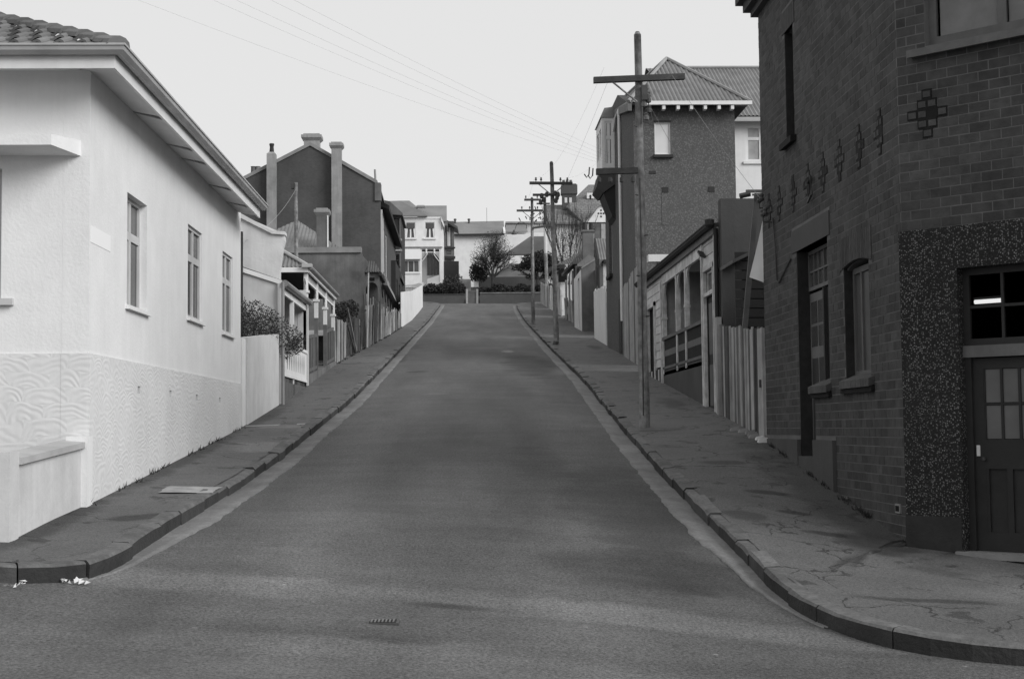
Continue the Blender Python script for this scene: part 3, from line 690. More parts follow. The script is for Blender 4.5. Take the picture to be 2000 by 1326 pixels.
# ================================================================== COTTAGE 2 (corrugated hipped verandah on posts)
c2 = thing('verandah_cottage', 'cottage with hipped corrugated verandah roof on turned posts and dark gates on the left', 'cottage', (-3.85, 36, 1.2))
ze = 4.0; xe = -3.80; y0, y1 = 35.2, 42.6
b = MB(); b.corr([(xe-2.5, y0-.15, ze), (xe, y0-.15, ze), (xe-.95, y0+.9, ze+.62), (xe-2.5, y0+.9, ze+.62)], .1, .016)
b.corr([(xe, y0-.15, ze), (xe, y1, ze+.02), (xe-.95, y1, ze+.64), (xe-.95, y0+.9, ze+.62)], .1, .016); b.build('verandah_roof', 'corrugated_iron', c2)
MB().tube([(xe+.02, y0-.17, ze+.03), (xe-.95, y0+.9, ze+.66)], .05, 6).build('hip_flashing', 'gutter_pale', c2)
MB().bx(xe-.12, xe+.12, y0-.28, y0-.02, ze-.02, ze+.07).build('corner_cap', 'gutter_pale', c2)
MB().bx(xe-1.6, xe+.02, y0-.17, y0-.12, ze-.13, ze-.01).bx(xe, xe+.05, y0-.12, y1, ze-.13, ze-.01).build('fascia', 'white_paint', c2)
MB().tube([(xe+.09, y0-.2, ze-.02), (xe+.09, y1+.05, ze)], .05, 8).build('gutter', 'gutter_metal', c2)
Ev = FE(xe)
for y in arange(y0, y1-.1, (y1-.1-y0)/3.001):
    g_ = H(xe, y)
    b = MB().bx(xe-.10, xe, y, y+.10, 2.95 if y > 36 else g_, ze-.13)
    b.bx(xe-.13, xe+.03, y-.03, y+.13, 3.38, 3.44)
    b.build('post', 'white_paint', c2)
    MB().bx(xe-.10, xe, y, y+.10, g_-.1, 2.95).build('post_foot', 'mid_timber', c2)
    for s_ in (-1, 1):
        MB().prism(Ev, [(y+.05+s_*.05, 3.70), (y+.05+s_*.35, 3.70), (y+.05+s_*.12, 3.58), (y+.05+s_*.05, 3.40)], -.06, -.03).build('bracket', 'white_paint', c2)
MB().bx(xe-.07, xe-.02, y0+.1, y1, 3.66, 3.71).build('frieze_rail', 'white_paint', c2)
for i in range(26):
    y = y0+.25+i*.28; MB().bx(xe-.06, xe-.03, y, y+.05, 3.71, 3.87).build('frieze_baluster', 'cream_paint', c2)
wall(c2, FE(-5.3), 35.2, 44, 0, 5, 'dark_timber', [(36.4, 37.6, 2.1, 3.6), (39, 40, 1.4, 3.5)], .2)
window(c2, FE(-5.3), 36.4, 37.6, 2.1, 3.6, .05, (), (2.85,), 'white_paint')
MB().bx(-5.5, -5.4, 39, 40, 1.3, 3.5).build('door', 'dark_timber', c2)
MB().bx(-5.3, xe-.05, y0, y1, ze-.1, ze-.06).build('shade_ceiling', 'dark_timber', c2)  # added to deepen the shade under the verandah roof
wall(c2, FY(45), -9, -4.1, 0, 4.4, 'grey_render', [], .2)
wall(c2, FY(44.9), -5.3, -4.2, 2.0, 3.1, 'dark_timber', [], .1, name='partition')
MB().bx(-5.3, -4.2, 44.7, 44.78, 2.95, 3.12).build('capping', 'cream_paint', c2)
b = MB(); b.slab([(-4.75, 36.2, ze+.62), (-4.75, 44.9, ze+.64), (-6.8, 44.9, 5.5), (-6.8, 36.2, 5.5)], .06); b.build('roof', 'corrugated_dark', c2)
MB().bx(-5.3, -3.9, 35.2, 42.5, .8, 1.25).build('verandah_floor', 'grey_render', c2)
b = MB().hexa([(-4.0, 35.2, 0), (-3.78, 35.2, 0), (-3.78, 42.7, .8), (-4.0, 42.7, .8), (-4.0, 35.2, 1.35), (-3.78, 35.2, 1.35), (-3.78, 42.7, 2.05), (-4.0, 42.7, 2.05)]); b.build('base_wall', 'grey_render', c2)
def slat_gate(par, x, ya, yb, za, zb, ht, m='mid_timber', name='gate'):
    sl = (zb-za)/(yb-ya); b = MB()
    for z_ in (.04, ht-.08): b.hexa([(x-.05, ya, za+z_), (x, ya, za+z_), (x, yb, zb+z_), (x-.05, yb, zb+z_), (x-.05, ya, za+z_+.08), (x, ya, za+z_+.08), (x, yb, zb+z_+.08), (x-.05, yb, zb+z_+.08)])
    g0 = b.build(name, m, par); k = int((yb-ya)/.17)
    for i in range(k):
        y = ya+(yb-ya)*(i+.15)/k; z = za+sl*(y-ya); MB().hexa([(x-.03, y, z), (x-.01, y, z), (x-.01, y+.12, z), (x-.03, y+.12, z), (x-.03, y, z+ht-.08), (x-.01, y, z+ht-.08), (x-.01, y+.12, z+ht-.08), (x-.03, y+.12, z+ht-.08)]).build('slat', 'raw_board_dark', g0)
slat_gate(c2, -3.82, 35.3, 37.6, 1.38, 1.58, .95); slat_gate(c2, -4.5, 37.9, 39.9, 1.55, 1.8, .9); slat_gate(c2, -3.82, 40.2, 42.5, 1.8, 2.05, 1.0)

ref(650, 480)
# ================================================================== RENDERED PARAPET COTTAGE (3)
c3 = thing('parapet_cottage', 'grey rendered parapet wall with square chimney below the tall gable, left of the broken fence', 'cottage', (-3.6, 53, 3))
t3 = lambda u, v: US(u, v, 53)
P3 = [t3(704, 487), t3(708, 499), t3(716, 508), t3(718, 520), t3(711, 532), t3(709, 700)]
MB().prism(FY(53), [(-9, 1.5), (P3[-1][0], 1.5)]+P3[::-1][1:]+[(-9, P3[0][1])], -.3, 0).build('end_wall', 'grey_render', c3)
b = MB().bx(t3(570, 0)[0]-1, t3(704, 0)[0]+.03, 52.93, 53.4, t3(0, 494)[1], t3(0, 483)[1]); b.build('coping', 'stone_coping', c3)
def chimney(par, x0, x1, Y, dy, z0, zc0, z1, m, capout=.1, pots=0, name='chimney', capm=None, potm='chimney_dark'):
    o = MB().bx(x0, x1, Y, Y+dy, z0, zc0).build(name, m, par)
    h_ = z1-zc0; b = MB()
    b.hexa([(x0, Y, zc0), (x1, Y, zc0), (x1, Y+dy, zc0), (x0, Y+dy, zc0), (x0-capout, Y-capout, zc0+h_*.4), (x1+capout, Y-capout, zc0+h_*.4), (x1+capout, Y+dy+capout, zc0+h_*.4), (x0-capout, Y+dy+capout, zc0+h_*.4)])
    b.bx(x0-capout, x1+capout, Y-capout, Y+dy+capout, zc0+h_*.41, zc0+h_*.8); b.bx(x0-capout*.2, x1+capout*.2, Y-capout*.2, Y+dy+capout*.2, zc0+h_*.8, z1)
    b.build('chimney_cap', capm or m, o)
    for i in range(pots):
        cx_ = x0+(x1-x0)*(i+.5)/pots; r_ = min(.13, (x1-x0)/pots*.4)
        MB().lathe((cx_, Y+dy/2, z1-.02), [(r_, 0), (r_*.85, .08), (r_*.8, .42), (r_, .46), (r_, .55), (r_*.6, .55)]).build('chimney_pot', potm, o)
    return o
chimney(c3, t3(616, 0)[0], t3(637, 0)[0], 53.4, .5, 5, t3(0, 418)[1], t3(0, 403)[1], 'chimney_dark', .09, capm='chimney_render')
MB().bx(t3(637, 0)[0]-.0, t3(637.6, 0)[0]+.04, 53.37, 53.41, t3(0, 487)[1], t3(0, 418)[1]).build('chimney_arris', 'white_paint', c3)
A = US(580, 430, 56.5); b = MB()
b.corr([(US(440, 487, 53.6)[0], 53.6, t3(0, 489)[1]), (US(676, 487, 53.6)[0], 53.6, t3(0, 489)[1]), (A[0], 56.5, A[1])], .14, .016)
b.corr([(US(676, 487, 53.6)[0], 53.6, t3(0, 489)[1]), (US(676, 487, 53.6)[0], 60, t3(0, 489)[1]), (A[0], 60, A[1]), (A[0], 56.5, A[1])], .14, .016); b.build('roof', 'corrugated_iron', c3)
wall(c3, FE(-4.6), 53.3, 59.5, 2, 6.3, 'grey_render', [(54.5, 55.6, 3.8, 5.4)], .2)
window(c3, FE(-4.6), 54.5, 55.6, 3.8, 5.4, .05, (), (4.6,), 'white_paint')
MB().tube([(P3[3][0]+.04, 52.9, 5.8), (P3[3][0]-.02, 52.9, 3)], .025).build('downpipe', 'cream_paint', c3)
sp_ = thing('service_post', 'slender wooden post with bracket standing before the brick gable', 'post', (US(578, 500, 47)[0], 47, 4))
px_, pz_ = US(578, 357, 47)
MB().tube([(px_+.02, 47, 2), (px_, 47, pz_)], .07, 8, .06).build('pole', 'pole_wood', sp_)
MB().bx(px_-.16, px_-.06, 46.9, 47.1, pz_-.2, pz_-.02).build('bracket', 'iron', sp_)

ref(640, 340)
# ================================================================== BRICK GABLE HOUSE
gb = thing('gable_house', 'tall dark brick house with plain gable end and three pale chimneys', 'house', (-6, 62, 4))
g6 = lambda u, v: US(u, v, 62)
Lf, Pk, Rt = g6(420, 381), g6(606, 285), g6(737, 360)
rx1 = g6(742.5, 0)[0]
MB().prism(FY(62), [(Lf[0], 2), (rx1, 2), (rx1, Rt[1]), Rt, Pk, Lf], -.35, 0).build('gable_wall', 'brick_far', gb)
b = MB()
for p, q in ((Lf, Pk), (Pk, Rt)): b.prism(FY(62), [p, q, (q[0], q[1]+.16), (p[0], p[1]+.16)], -.45, .06)
b.build('coping', 'stone_coping', gb)
MB().bx(g6(732, 0)[0], g6(743.5, 0)[0], 61.92, 62.6, g6(0, 393)[1], g6(0, 358)[1]).build('parapet_block', 'chimney_dark', gb)
MB().tube([(g6(732, 0)[0]+.03, 62.1, g6(0, 362)[1]), (g6(732, 0)[0], 62.1, g6(0, 331)[1])], .045).build('vent_pipe', 'gutter_metal', gb)
chimney(gb, g6(593, 0)[0], g6(623, 0)[0], 62.1, .6, 11, g6(0, 274)[1], g6(0, 260)[1], 'chimney_render', .11)
chimney(gb, g6(649, 0)[0], g6(668, 0)[0], 61.6, .45, 7, g6(0, 294)[1], g6(0, 281)[1], 'chimney_render', .09)
b = MB().bx(g6(523, 0)[0], g6(540.5, 0)[0], 61.62, 62.0, 7.2, g6(0, 303)[1]); o = b.build('chimney', 'chimney_render', gb)
MB().hexa([(g6(523, 0)[0], 61.62, g6(0, 303)[1]), (g6(540.5, 0)[0], 61.62, g6(0, 303)[1]), (g6(540.5, 0)[0], 62, g6(0, 303)[1]), (g6(523, 0)[0], 62, g6(0, 303)[1]), (g6(527, 0)[0], 61.7, g6(0, 299)[1]), (g6(537, 0)[0], 61.7, g6(0, 299)[1]), (g6(537, 0)[0], 61.9, g6(0, 299)[1]), (g6(527, 0)[0], 61.9, g6(0, 299)[1])]).build('chimney_cap', 'chimney_render', o)
MB().lathe((g6(532, 0)[0], 61.8, g6(0, 301)[1]), [(.11, 0), (.085, .25), (.09, .33), (.11, .35), (.1, .42), (.05, .42)]).build('chimney_pot', 'dark_timber', o)
rp = [(Lf[0], 72, Lf[1]), (Pk[0], 72, Pk[1]), (Rt[0], 72, Rt[1])]
MB().slab([(Lf[0], 62.4, Lf[1]+.02), (Pk[0], 62.4, Pk[1]+.02), rp[1], rp[0]], .08).slab([(Pk[0], 62.4, Pk[1]+.02), (Rt[0]+.1, 62.4, Rt[1]-.02), rp[2], rp[1]], .08).build('roof', 'slate_roof', gb)
o = chimney(gb, g6(487, 0)[0]-.1, g6(504, 0)[0]+.2, 68, .6, 9.5, US(0, 335, 68)[1], US(0, 334, 68)[1]+.05, 'chimney_dark', .04, pots=0)
for u_ in (493, 502): MB().lathe((US(u_, 0, 68)[0], 68.3, US(0, 336, 68)[1]), [(.12, 0), (.11, .3), (.14, .32), (.1, .32)]).build('chimney_pot', 'clay_tile', o)
EG = FE(rx1); wins = [(62.7, 63.5, 6.9, 9.1), (64.2, 65.4, 6.9, 9.1), (66.2, 67.4, 6.9, 9.1)]
wall(gb, EG, 62.36, 75.8, 2, 9.75, 'brick_far', wins, .3)
for wv in wins: window(gb, EG, *wv, .03, ((wv[0]+wv[1])/2,), (8.1,), 'cream_paint', 'window_glass_grey', .12, .08, (.1, .10, .12), 'stone_coping')
b = MB().hexa([(rx1, 62.35, 9.75), (rx1+.36, 62.2, 9.62), (rx1+.36, 76, 9.62), (rx1, 76, 9.75), (rx1, 62.35, 10.0), (rx1+.38, 62.2, 9.76), (rx1+.38, 76, 9.76), (rx1, 76, 10.05)]); b.build('eaves', 'dark_timber', gb)
MB().bx(rx1, rx1+.07, 62.3, 62.42, 6.7, 9.6).bx(rx1, rx1+.05, 63.6, 63.72, 6.7, 9.6).build('pilaster', 'cream_paint', gb)
MB().hexa([(rx1, 62.25, 6.35), (rx1+.30, 62.2, 6.25), (rx1+.30, 70, 6.25), (rx1, 70, 6.35), (rx1, 62.25, 6.75), (rx1+.22, 62.2, 6.55), (rx1+.22, 70, 6.55), (rx1, 70, 6.75)]).build('string_course', 'stone_coping', gb)
ref(726, 560)
# arched verandah on the street side
Yv = 59.6; av = lambda u, v: US(u, v, Yv)
xa, xb = av(708, 0)[0], av(741, 0)[0]; zt = av(0, 532)[1]; zb = 3
cx_ = av(726, 0)[0]; rr_ = (av(738, 0)[0]-av(714, 0)[0])/2; zsp = av(0, 566)[1]
arch = [(cx_-rr_, zb), (cx_-rr_, zsp)]+[(cx_-rr_*cos(pi*k/10), zsp+rr_*1.25*sin(pi*k/10)) for k in range(1, 10)]+[(cx_+rr_, zsp), (cx_+rr_, zb)]
b = MB(); Fv = FY(Yv)
for (p, q) in zip(arch[1:-1], arch[2:-1]): b.hexa([Fv.p(p[0], -.12, p[1]), Fv.p(q[0], -.12, q[1]), Fv.p(q[0], 0, q[1]), Fv.p(p[0], 0, p[1]), Fv.p(p[0], -.12, zt), Fv.p(q[0], -.12, zt), Fv.p(q[0], 0, zt), Fv.p(p[0], 0, zt)])
b.box(Fv, xa, cx_-rr_, -.12, 0, zb, zt).box(Fv, cx_+rr_, xb, -.12, 0, zb, zt); b.build('verandah_arch', 'mid_timber', gb)
MB().box(Fv, cx_-.12, cx_+.12, .0, .03, zt-.35, zt-.22).build('vent_slot', 'black_void', gb)
for i in range(5): MB().box(Fv, xa, xa+.05, -.02, .03, zb, zt).build('corner_trim', 'cream_paint', gb) if i == 0 else None
MB().corr([(xa-.1, Yv-.15, zt+.0), (xb+.08, Yv-.15, zt+.0), (xb-.25, Yv+.7, zt+.55), (xa+.1, Yv+.7, zt+.55)], .1, .016).build('verandah_roof', 'corrugated_dark', gb)
MB().corr([(xb+.08, Yv-.15, zt), (xb+.08, 70, zt+.05), (xb-.5, 70, zt+.6), (xb-.25, Yv+.7, zt+.55)], .1, .016).build('verandah_roof', 'corrugated_dark', gb)
MB().bx(xb-.02, xb+.1, Yv-.17, 70, zt-.16, zt-.02).build('verandah_beam', 'dark_timber', gb)
Ea = FE(xb)
for k in range(5):
    y = Yv+1.2+k*2.3
    MB().bx(xb-.09, xb, y, y+.12, 3.5, zt-.1).build('post', 'mid_timber', gb)
    if k < 4:
        ar = [(y+.12+2.18*(j/10), zt-.75+.5*sin(pi*j/10)) for j in range(11)]; b = MB()
        for p, q in zip(ar, ar[1:]): b.hexa([Ea.p(p[0], -.06, p[1]), Ea.p(q[0], -.06, q[1]), Ea.p(q[0], -.03, q[1]), Ea.p(p[0], -.03, p[1]), Ea.p(p[0], -.06, zt-.16), Ea.p(q[0], -.06, zt-.16), Ea.p(q[0], -.03, zt-.16), Ea.p(p[0], -.03, zt-.16)])
        b.build('arch_bracket', 'mid_timber', gb)
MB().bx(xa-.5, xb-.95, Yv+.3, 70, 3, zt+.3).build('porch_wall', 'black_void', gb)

ref(768, 460)
# ================================================================== DARK BAY HOUSE (beyond the gable)
db = thing('bay_house', 'dark two-storey timber house with sash windows squeezed between brick gable and white house', 'house', (-4, 80, 6))
d8 = lambda u, v: US(u, v, 80)
xl, xr = -6.5, d8(782.5, 0)[0]
w1 = (*[d8(u, 0)[0] for u in (750, 761)], d8(0, 465)[1], d8(0, 426)[1]); w2 = (*[d8(u, 0)[0] for u in (768.5, 780)], d8(0, 468)[1], d8(0, 426)[1]); w3 = (*[d8(u, 0)[0] for u in (770, 780)], d8(0, 520)[1], d8(0, 496)[1])
wall(db, FY(80), xl, xr, 5, d8(0, 418)[1], 'mid_timber', [w1, w2, w3], .3)
for wv in (w1, w2, w3): window(db, FY(80), *wv, .04, (), ((wv[2]+wv[3])/2,), 'dark_timber', 'window_glass', .06, .06, (.05, .08, .08), curtain=[(wv[0]+.12, wv[0]+.22)] if wv is w1 else None)
for u0, u1, v0, v1 in ((752, 765, 472, 486), (769, 781, 472, 486)): MB().bx(d8(u0, 0)[0], d8(u1, 0)[0], 79.95, 80, d8(0, v1)[1], d8(0, v0)[1]).build('panel', 'dark_timber', db)
MB().bx(xl, xr+.08, 79.88, 80, d8(0, 471)[1], d8(0, 467)[1]).bx(xl, xr+.08, 79.88, 80, d8(0, 491)[1], d8(0, 488)[1]).build('string_course', 'weatherboard_grey', db)
MB().bx(d8(763, 0)[0], d8(767, 0)[0], 79.93, 80, d8(0, 466)[1], d8(0, 420)[1]).build('mullion', 'weatherboard_grey', db)
b = MB().prism(FY(79.9), [d8(740, 392), d8(762, 396), d8(787, 419), d8(787, 423), d8(740, 420)], -5, .4); b.build('roof', 'corrugated_dark', db)
wall(db, FE(xr), 80.3, 86, 5, 12, 'dark_timber', [], .3)
# near part with lean-to eaves dropping to the street
b = MB().prism(FY(76), [US(757, 500, 76), US(768, 506, 76), US(784, 533, 76), US(785, 545, 76), US(770, 530, 76), US(757, 520, 76)], -4, 0); b.build('lean_to_roof', 'corrugated_dark', db)
wall(db, FE(-3.32), 71, 79.9, 4, 8.4, 'dark_timber', [(72, 73.2, 5.8, 7.6), (74.6, 75.8, 5.8, 7.6)], .3)
for a in (72, 74.6): window(db, FE(-3.32), a, a+1.2, 5.8, 7.6, .06, (), (6.7,), 'mid_timber')

# ================================================================== FENCES
def paling_fence(name, label, pts, wd, gap, mats, zt_fn, zb_fn, lean=.0, ragged=0.0, side=1, group=None, th=.02, rails=True, miss=0.0, seed=1, pieces='paling', capm=None):
    rnd = random.Random(seed); P = [Vector((*p, 0)) for p in pts]; o0 = (P[0].x, P[0].y, zb_fn(P[0]))
    f = thing(name, label, 'fence', o0, group); tot = sum((q-p).length for p, q in zip(P, P[1:])); s_ = 0
    meshes = [unit_box(pieces, m, 0, 1, -th/2, th/2, 0, 1) for m in mats]
    def at(s):
        for p, q in zip(P, P[1:]):
            d = (q-p).length
            if s <= d: return p+(q-p)*(s/d), (q-p).normalized()
            s -= d
        return P[-1], (P[-1]-P[-2]).normalized()
    while s_ < tot-wd*.5:
        p, t_ = at(s_); ww = wd*rnd.uniform(.8, 1.15)
        if rnd.random() >= miss:
            zb = zb_fn(p)-.04; zt = zt_fn(p)+rnd.uniform(-ragged, ragged)
            nn = Vector((-t_.y, t_.x, 0))*rnd.uniform(-.5, .5)*th
            inst(pieces, rnd.choice(meshes), (p.x+nn.x, p.y+nn.y, zb), (rnd.uniform(-lean, lean)*.4, rnd.uniform(-lean, lean), atan2(t_.y, t_.x)), f, (ww, 1, zt-zb))
        s_ += ww+gap
    if rails:
        b = MB()
        for fr in (.22, .78):
            pr = []
            for k in range(9):
                p, t_ = at(tot*k/8*.999); nn = Vector((-t_.y, t_.x, 0))*side*(th/2+.035); zb = zb_fn(p); pr.append((p.x+nn.x, p.y+nn.y, zb+(zt_fn(p)-zb)*fr))
            b.tube(pr, .03, 4)
        b.build('rail', mats[0], f)
    return f
gH = lambda p: H(p.x, p.y)
paling_fence('paling_fence', 'leaning unpainted paling fence just beyond the dark gates', [(-3.84, 43.1), (-3.8, 46.6)], .13, .012, ['raw_board', 'raw_board_dark', 'weatherboard_grey'], lambda p: 3.36+(p.y-43)*.03, gH, .05, .05, 1, 'broken palings on the left', seed=4)
paling_fence('paling_fence', 'dark gappy paling fence with bushes behind, below the grey parapet wall', [(-3.78, 46.9), (-3.62, 51.4)], .13, .05, ['raw_board_dark', 'raw_board', 'raw_board_dark'], lambda p: 3.72+(p.y-47)*.05, gH, .14, .08, 1, 'broken palings on the left', miss=.08, seed=9)
paling_fence('paling_fence', 'tall ragged broken paling fence in front of the arched verandah', [(-3.5, 51.5), (-3.25, 60)], .14, .02, ['raw_board', 'worn_white', 'raw_board_dark', 'weatherboard_grey', 'raw_board_dark'], lambda p: 4.72+(p.y-52)*.03, gH, .08, .26, 1, 'broken palings on the left', miss=.07, seed=5)
paling_fence('paling_fence', 'paler ragged paling fence nearest the white corner fence', [(-3.24, 60.3), (-3.02, 69.6)], .14, .02, ['raw_board', 'worn_white', 'raw_board_dark'], lambda p: 5.0+(p.y-60)*.075, gH, .06, .16, 1, 'broken palings on the left', miss=.05, seed=6)
lp = thing('loose_planks', 'two loose planks leaning diagonally against the paling fence', 'planks', (-3.66, 46.9, 2.5))
MB().hexa([(-3.70, 49.4, H(-3.7, 49.4)), (-3.66, 49.4, H(-3.7, 49.4)), (-3.64, 49.55, H(-3.7, 49.4)), (-3.70, 49.55, H(-3.7, 49.4)), (-3.78, 46.6, 4.0), (-3.74, 46.6, 4.0), (-3.74, 46.75, 4.0), (-3.78, 46.75, 4.0)]).build('plank', 'raw_board', lp)
MB().hexa([(-3.68, 48.6, H(-3.7, 48.6)), (-3.64, 48.6, H(-3.7, 48.6)), (-3.62, 48.75, H(-3.7, 48.6)), (-3.68, 48.75, H(-3.7, 48.6)), (-3.76, 46.4, 3.4), (-3.72, 46.4, 3.4), (-3.72, 46.55, 3.4), (-3.76, 46.55, 3.4)]).build('plank', 'raw_board_dark', lp)
b = thing('ivy_bush', 'small dark bush behind the gappy palings', 'shrub', (-4.1, 49.5, 4)); leaves(b, 'foliage', [(-4.05, 48.6, 4.0, .35, .7, .4), (-3.95, 50.6, 4.25, .3, .6, .35)], 1300, .05, 'foliage_dark', kind='stuff')
# white corner fence, curving round at the top of the street
wf = [(-3.02, 69.9), (-2.86, 80), (-2.78, 90), (-2.75, 98), (-2.9, 101.5), (-3.6, 104), (-5, 105), (-12, 105.3)]
f = thing('corner_fence', 'smooth white close-boarded fence curving round the top left corner', 'fence', (-2.9, 80, 6)); P = [Vector((*p, 0)) for p in wf]
me_ = unit_box('board', 'white_paint', 0, 1, -.012, .012, 0, 1); fine = resample(wf, .30)
for p, q in zip(fine, fine[1:]):
    z = H(p.x, p.y); zt = lerp_tab([(69, 6.62), (80, 7.75), (98, 9.9), (102, 10.45), (106, 10.6)], p.y) if p.x > -6 else 10.6
    inst('board', me_, (p.x, p.y, z-.05), atan2(q.y-p.y, q.x-p.x), f, ((q-p).length*.97, 1, zt-z+.05))
MB().tube([(p.x-.08, p.y, H(p.x, p.y)+1.2) for p in fine[::6]], .04, 4).build('rail', 'white_paint', f)

ref(822, 470)
# ================================================================== WHITE TWO-STOREY HOUSE at the head of the street
hh = thing('white_house', 'white two-storey house with paired upper windows and fretwork porch at the street head', 'house', (-3.5, 118, 12))
Y8 = 118; q8 = lambda u, v: US(u, v, Y8)
hx = lambda u: q8(u, 0)[0]; hz = lambda v: q8(0, v)[1]
F8 = FY(Y8)
uw = [(hx(792.5), hx(811.5), hz(465), hz(434)), (hx(830), hx(849), hz(465), hz(434))]
porch = (hx(823), hx(858), hz(552), hz(486)); lowin = (hx(786), hx(819), hz(532.5), hz(508))
wall(hh, F8, hx(781), hx(862), 11, hz(424), 'white_paint', uw+[porch, lowin], .3)
for wv in uw: 
    mid = (wv[0]+wv[1])/2
    window(hh, F8, *wv, .03, (mid,), (), 'white_paint', 'window_glass_grey', .05, .12, (.12, .10, .12))
    MB().box(F8, wv[0]+.08, wv[1]-.08, -.02, -.005, (wv[2]+wv[3])/2+.1, wv[3]-.05).build('blind', 'window_glass_grey', hh)
    for s_ in (-1, 1): MB().prism(F8, [(mid+s_*.30, wv[2]+.06), (mid+s_*.38, wv[2]+.06), (mid+s_*.38, wv[3]-.5), (mid+s_*.22, wv[3]-.5)], -.02, -.01).build('curtain', 'curtain', hh)
window(hh, F8, *lowin, .03, (lowin[0]+.46, lowin[0]+.93), (), 'white_paint', 'window_glass_grey', .07, .05, (.05, .08, .1))
MB().box(F8, hx(781), hx(864), 0, .10, hz(485), hz(482)).build('string_course', 'stone_coping', hh)
MB().box(F8, hx(781), hx(862), 0, .05, hz(428), hz(424)).build('frieze', 'white_paint', hh)
# awning panel above the lower window
MB().hexa([F8.p(hx(782), 0, hz(507)), F8.p(hx(821), 0, hz(507)), F8.p(hx(821), .35, hz(507)), F8.p(hx(782), .35, hz(507)), F8.p(hx(782), 0, hz(486)), F8.p(hx(821), 0, hz(486)), F8.p(hx(821), .05, hz(486)), F8.p(hx(782), .05, hz(486))]).build('awning', 'blind', hh)
# porch recess
MB().bx(hx(823), hx(858), Y8+1.0, Y8+1.1, 11, hz(486)).build('porch_wall', 'cream_paint', hh)
for k in range(4):
    x = hx(833)+k*(hx(857)-hx(833))/4; MB().bx(x+.02, x+(hx(857)-hx(833))/4-.02, Y8+.93, Y8+.99, hz(535), hz(496)).build('door_pane', 'window_glass_grey', hh)
for u0, u1 in ((823.5, 831), (834, 846), (849.5, 857.5)): MB().box(F8, hx(u0), hx(u1), -.3, -.25, hz(491), hz(486.5)).build('fanlight', 'window_glass', hh)
for u_ in (832.5, 848): MB().lathe((hx(u_), Y8, hz(496)), [(.06, 0), (.09, .1), (.05, .2), (.09, .3), (.06, .42)], 8).build('turned_post', 'white_paint', hh)
for s_, c_ in ((1, hx(823.5)), (-1, hx(857.5))):
    pr = [(c_, hz(506)), (c_+s_*.15, hz(503)), (c_+s_*.32, hz(499)), (c_+s_*.45, hz(494)), (c_+s_*.45, hz(493)), (c_, hz(493))]
    for j in range(6): MB().box(F8, min(c_+s_*j*.07, c_+s_*j*.07+.03*s_), max(c_+s_*j*.07, c_+s_*j*.07+.03*s_), -.05, -.02, hz(505-j*2), hz(493)).build('spindle', 'white_paint', hh)
    b = MB()
    arc = [(c_, hz(511)), (c_+s_*.16, hz(506)), (c_+s_*.32, hz(501)), (c_+s_*.48, hz(495))]
    for p, q in zip(arc, arc[1:]): b.tube([F8.p(p[0], -.03, p[1]), F8.p(q[0], -.03, q[1])], .035, 5)
    b.build('fret_arch', 'white_paint', hh)
MB().box(F8, hx(823), hx(858), -.05, -.02, hz(493.5), hz(492)).build('fret_rail', 'white_paint', hh)
MB().hexa([F8.p(hx(834), .1, 11), F8.p(hx(857), .1, 11), F8.p(hx(857), .3, 11), F8.p(hx(834), .3, 11), F8.p(hx(834), .1, hz(546)), F8.p(hx(857), .1, hz(538)), F8.p(hx(857), .3, hz(538)), F8.p(hx(834), .3, hz(546))]).build('stair_wall', 'cream_paint', hh)
MB().bx(hx(862), hx(866), Y8+.15, Y8+8, 11, hz(432)).build('side_wall', 'white_paint', hh)
MB().prism(F8, [(hx(862), hz(424)), (hx(868), hz(440)), (hx(868), hz(446)), (hx(862), hz(432))], -7, .2).build('barge_board', 'white_paint', hh)
b = MB(); b.slab([(hx(740), Y8-.3, hz(422)), (hx(835), Y8-.3, hz(422)), (US(782, 0, 121)[0], 121, US(0, 392, 121)[1]), (US(740, 0, 121)[0], 121, US(0, 393, 121)[1])], .1)
b.slab([(hx(835), Y8-.3, hz(422)), (hx(836), 124, hz(422)), (US(800, 0, 124)[0], 124, US(0, 392, 124)[1]), (US(782, 0, 121)[0], 121, US(0, 392, 121)[1])], .1); b.build('roof', 'slate_roof', hh)
MB().slab([(hx(820), Y8+.2, hz(430)), (hx(873), Y8+.2, hz(430)), (US(873, 0, 122)[0], 122, US(0, 402, 122)[1]), (US(826, 0, 122)[0], 122, US(0, 402, 122)[1])], .1).build('roof', 'roof_pale', hh)
MB().bx(hx(835), hx(874), Y8+.3, Y8+4, hz(440), hz(430)).build('gable_infill', 'slate_roof', hh)
chimney(hh, hx(814.5), hx(828), Y8+1.6, .5, hz(425), hz(401), hz(395), 'chimney_render', .09)
ref(876, 470)
# dark bay behind it
bh = thing('turret_house', 'dark narrow two-storey timber bay with tall windows right of the white house', 'house', (-1.4, 122, 12))
q2 = lambda u, v: US(u, v, 122); kx = lambda u: q2(u, 0)[0]; kz = lambda v: q2(0, v)[1]
ws = [(kx(872), kx(881.5), kz(482), kz(443)), (kx(872), kx(881), kz(497), kz(489)), (kx(872), kx(881), kz(540), kz(508))]
wall(bh, FY(122), kx(862), kx(887), 11, kz(432), 'mid_timber', ws, .3)
for wv in ws: window(bh, FY(122), *wv, .03, (), (), 'dark_timber', 'window_glass_grey', .06, .05, None, curtain=[(wv[0]+.1, wv[0]+.18), (wv[1]-.18, wv[1]-.1)] if wv is ws[0] else None)
MB().bx(kx(867), kx(889), 121.85, 122, kz(486), kz(483)).bx(kx(867), kx(889), 121.85, 122, kz(506), kz(501)).build('string_course', 'dark_timber', bh)
MB().slab([(kx(864), 121.5, kz(426)), (kx(894), 121.5, kz(444)), (kx(896), 126, kz(440)), (kx(873), 126, kz(430))], .22).build('roof', 'corrugated_dark', bh)
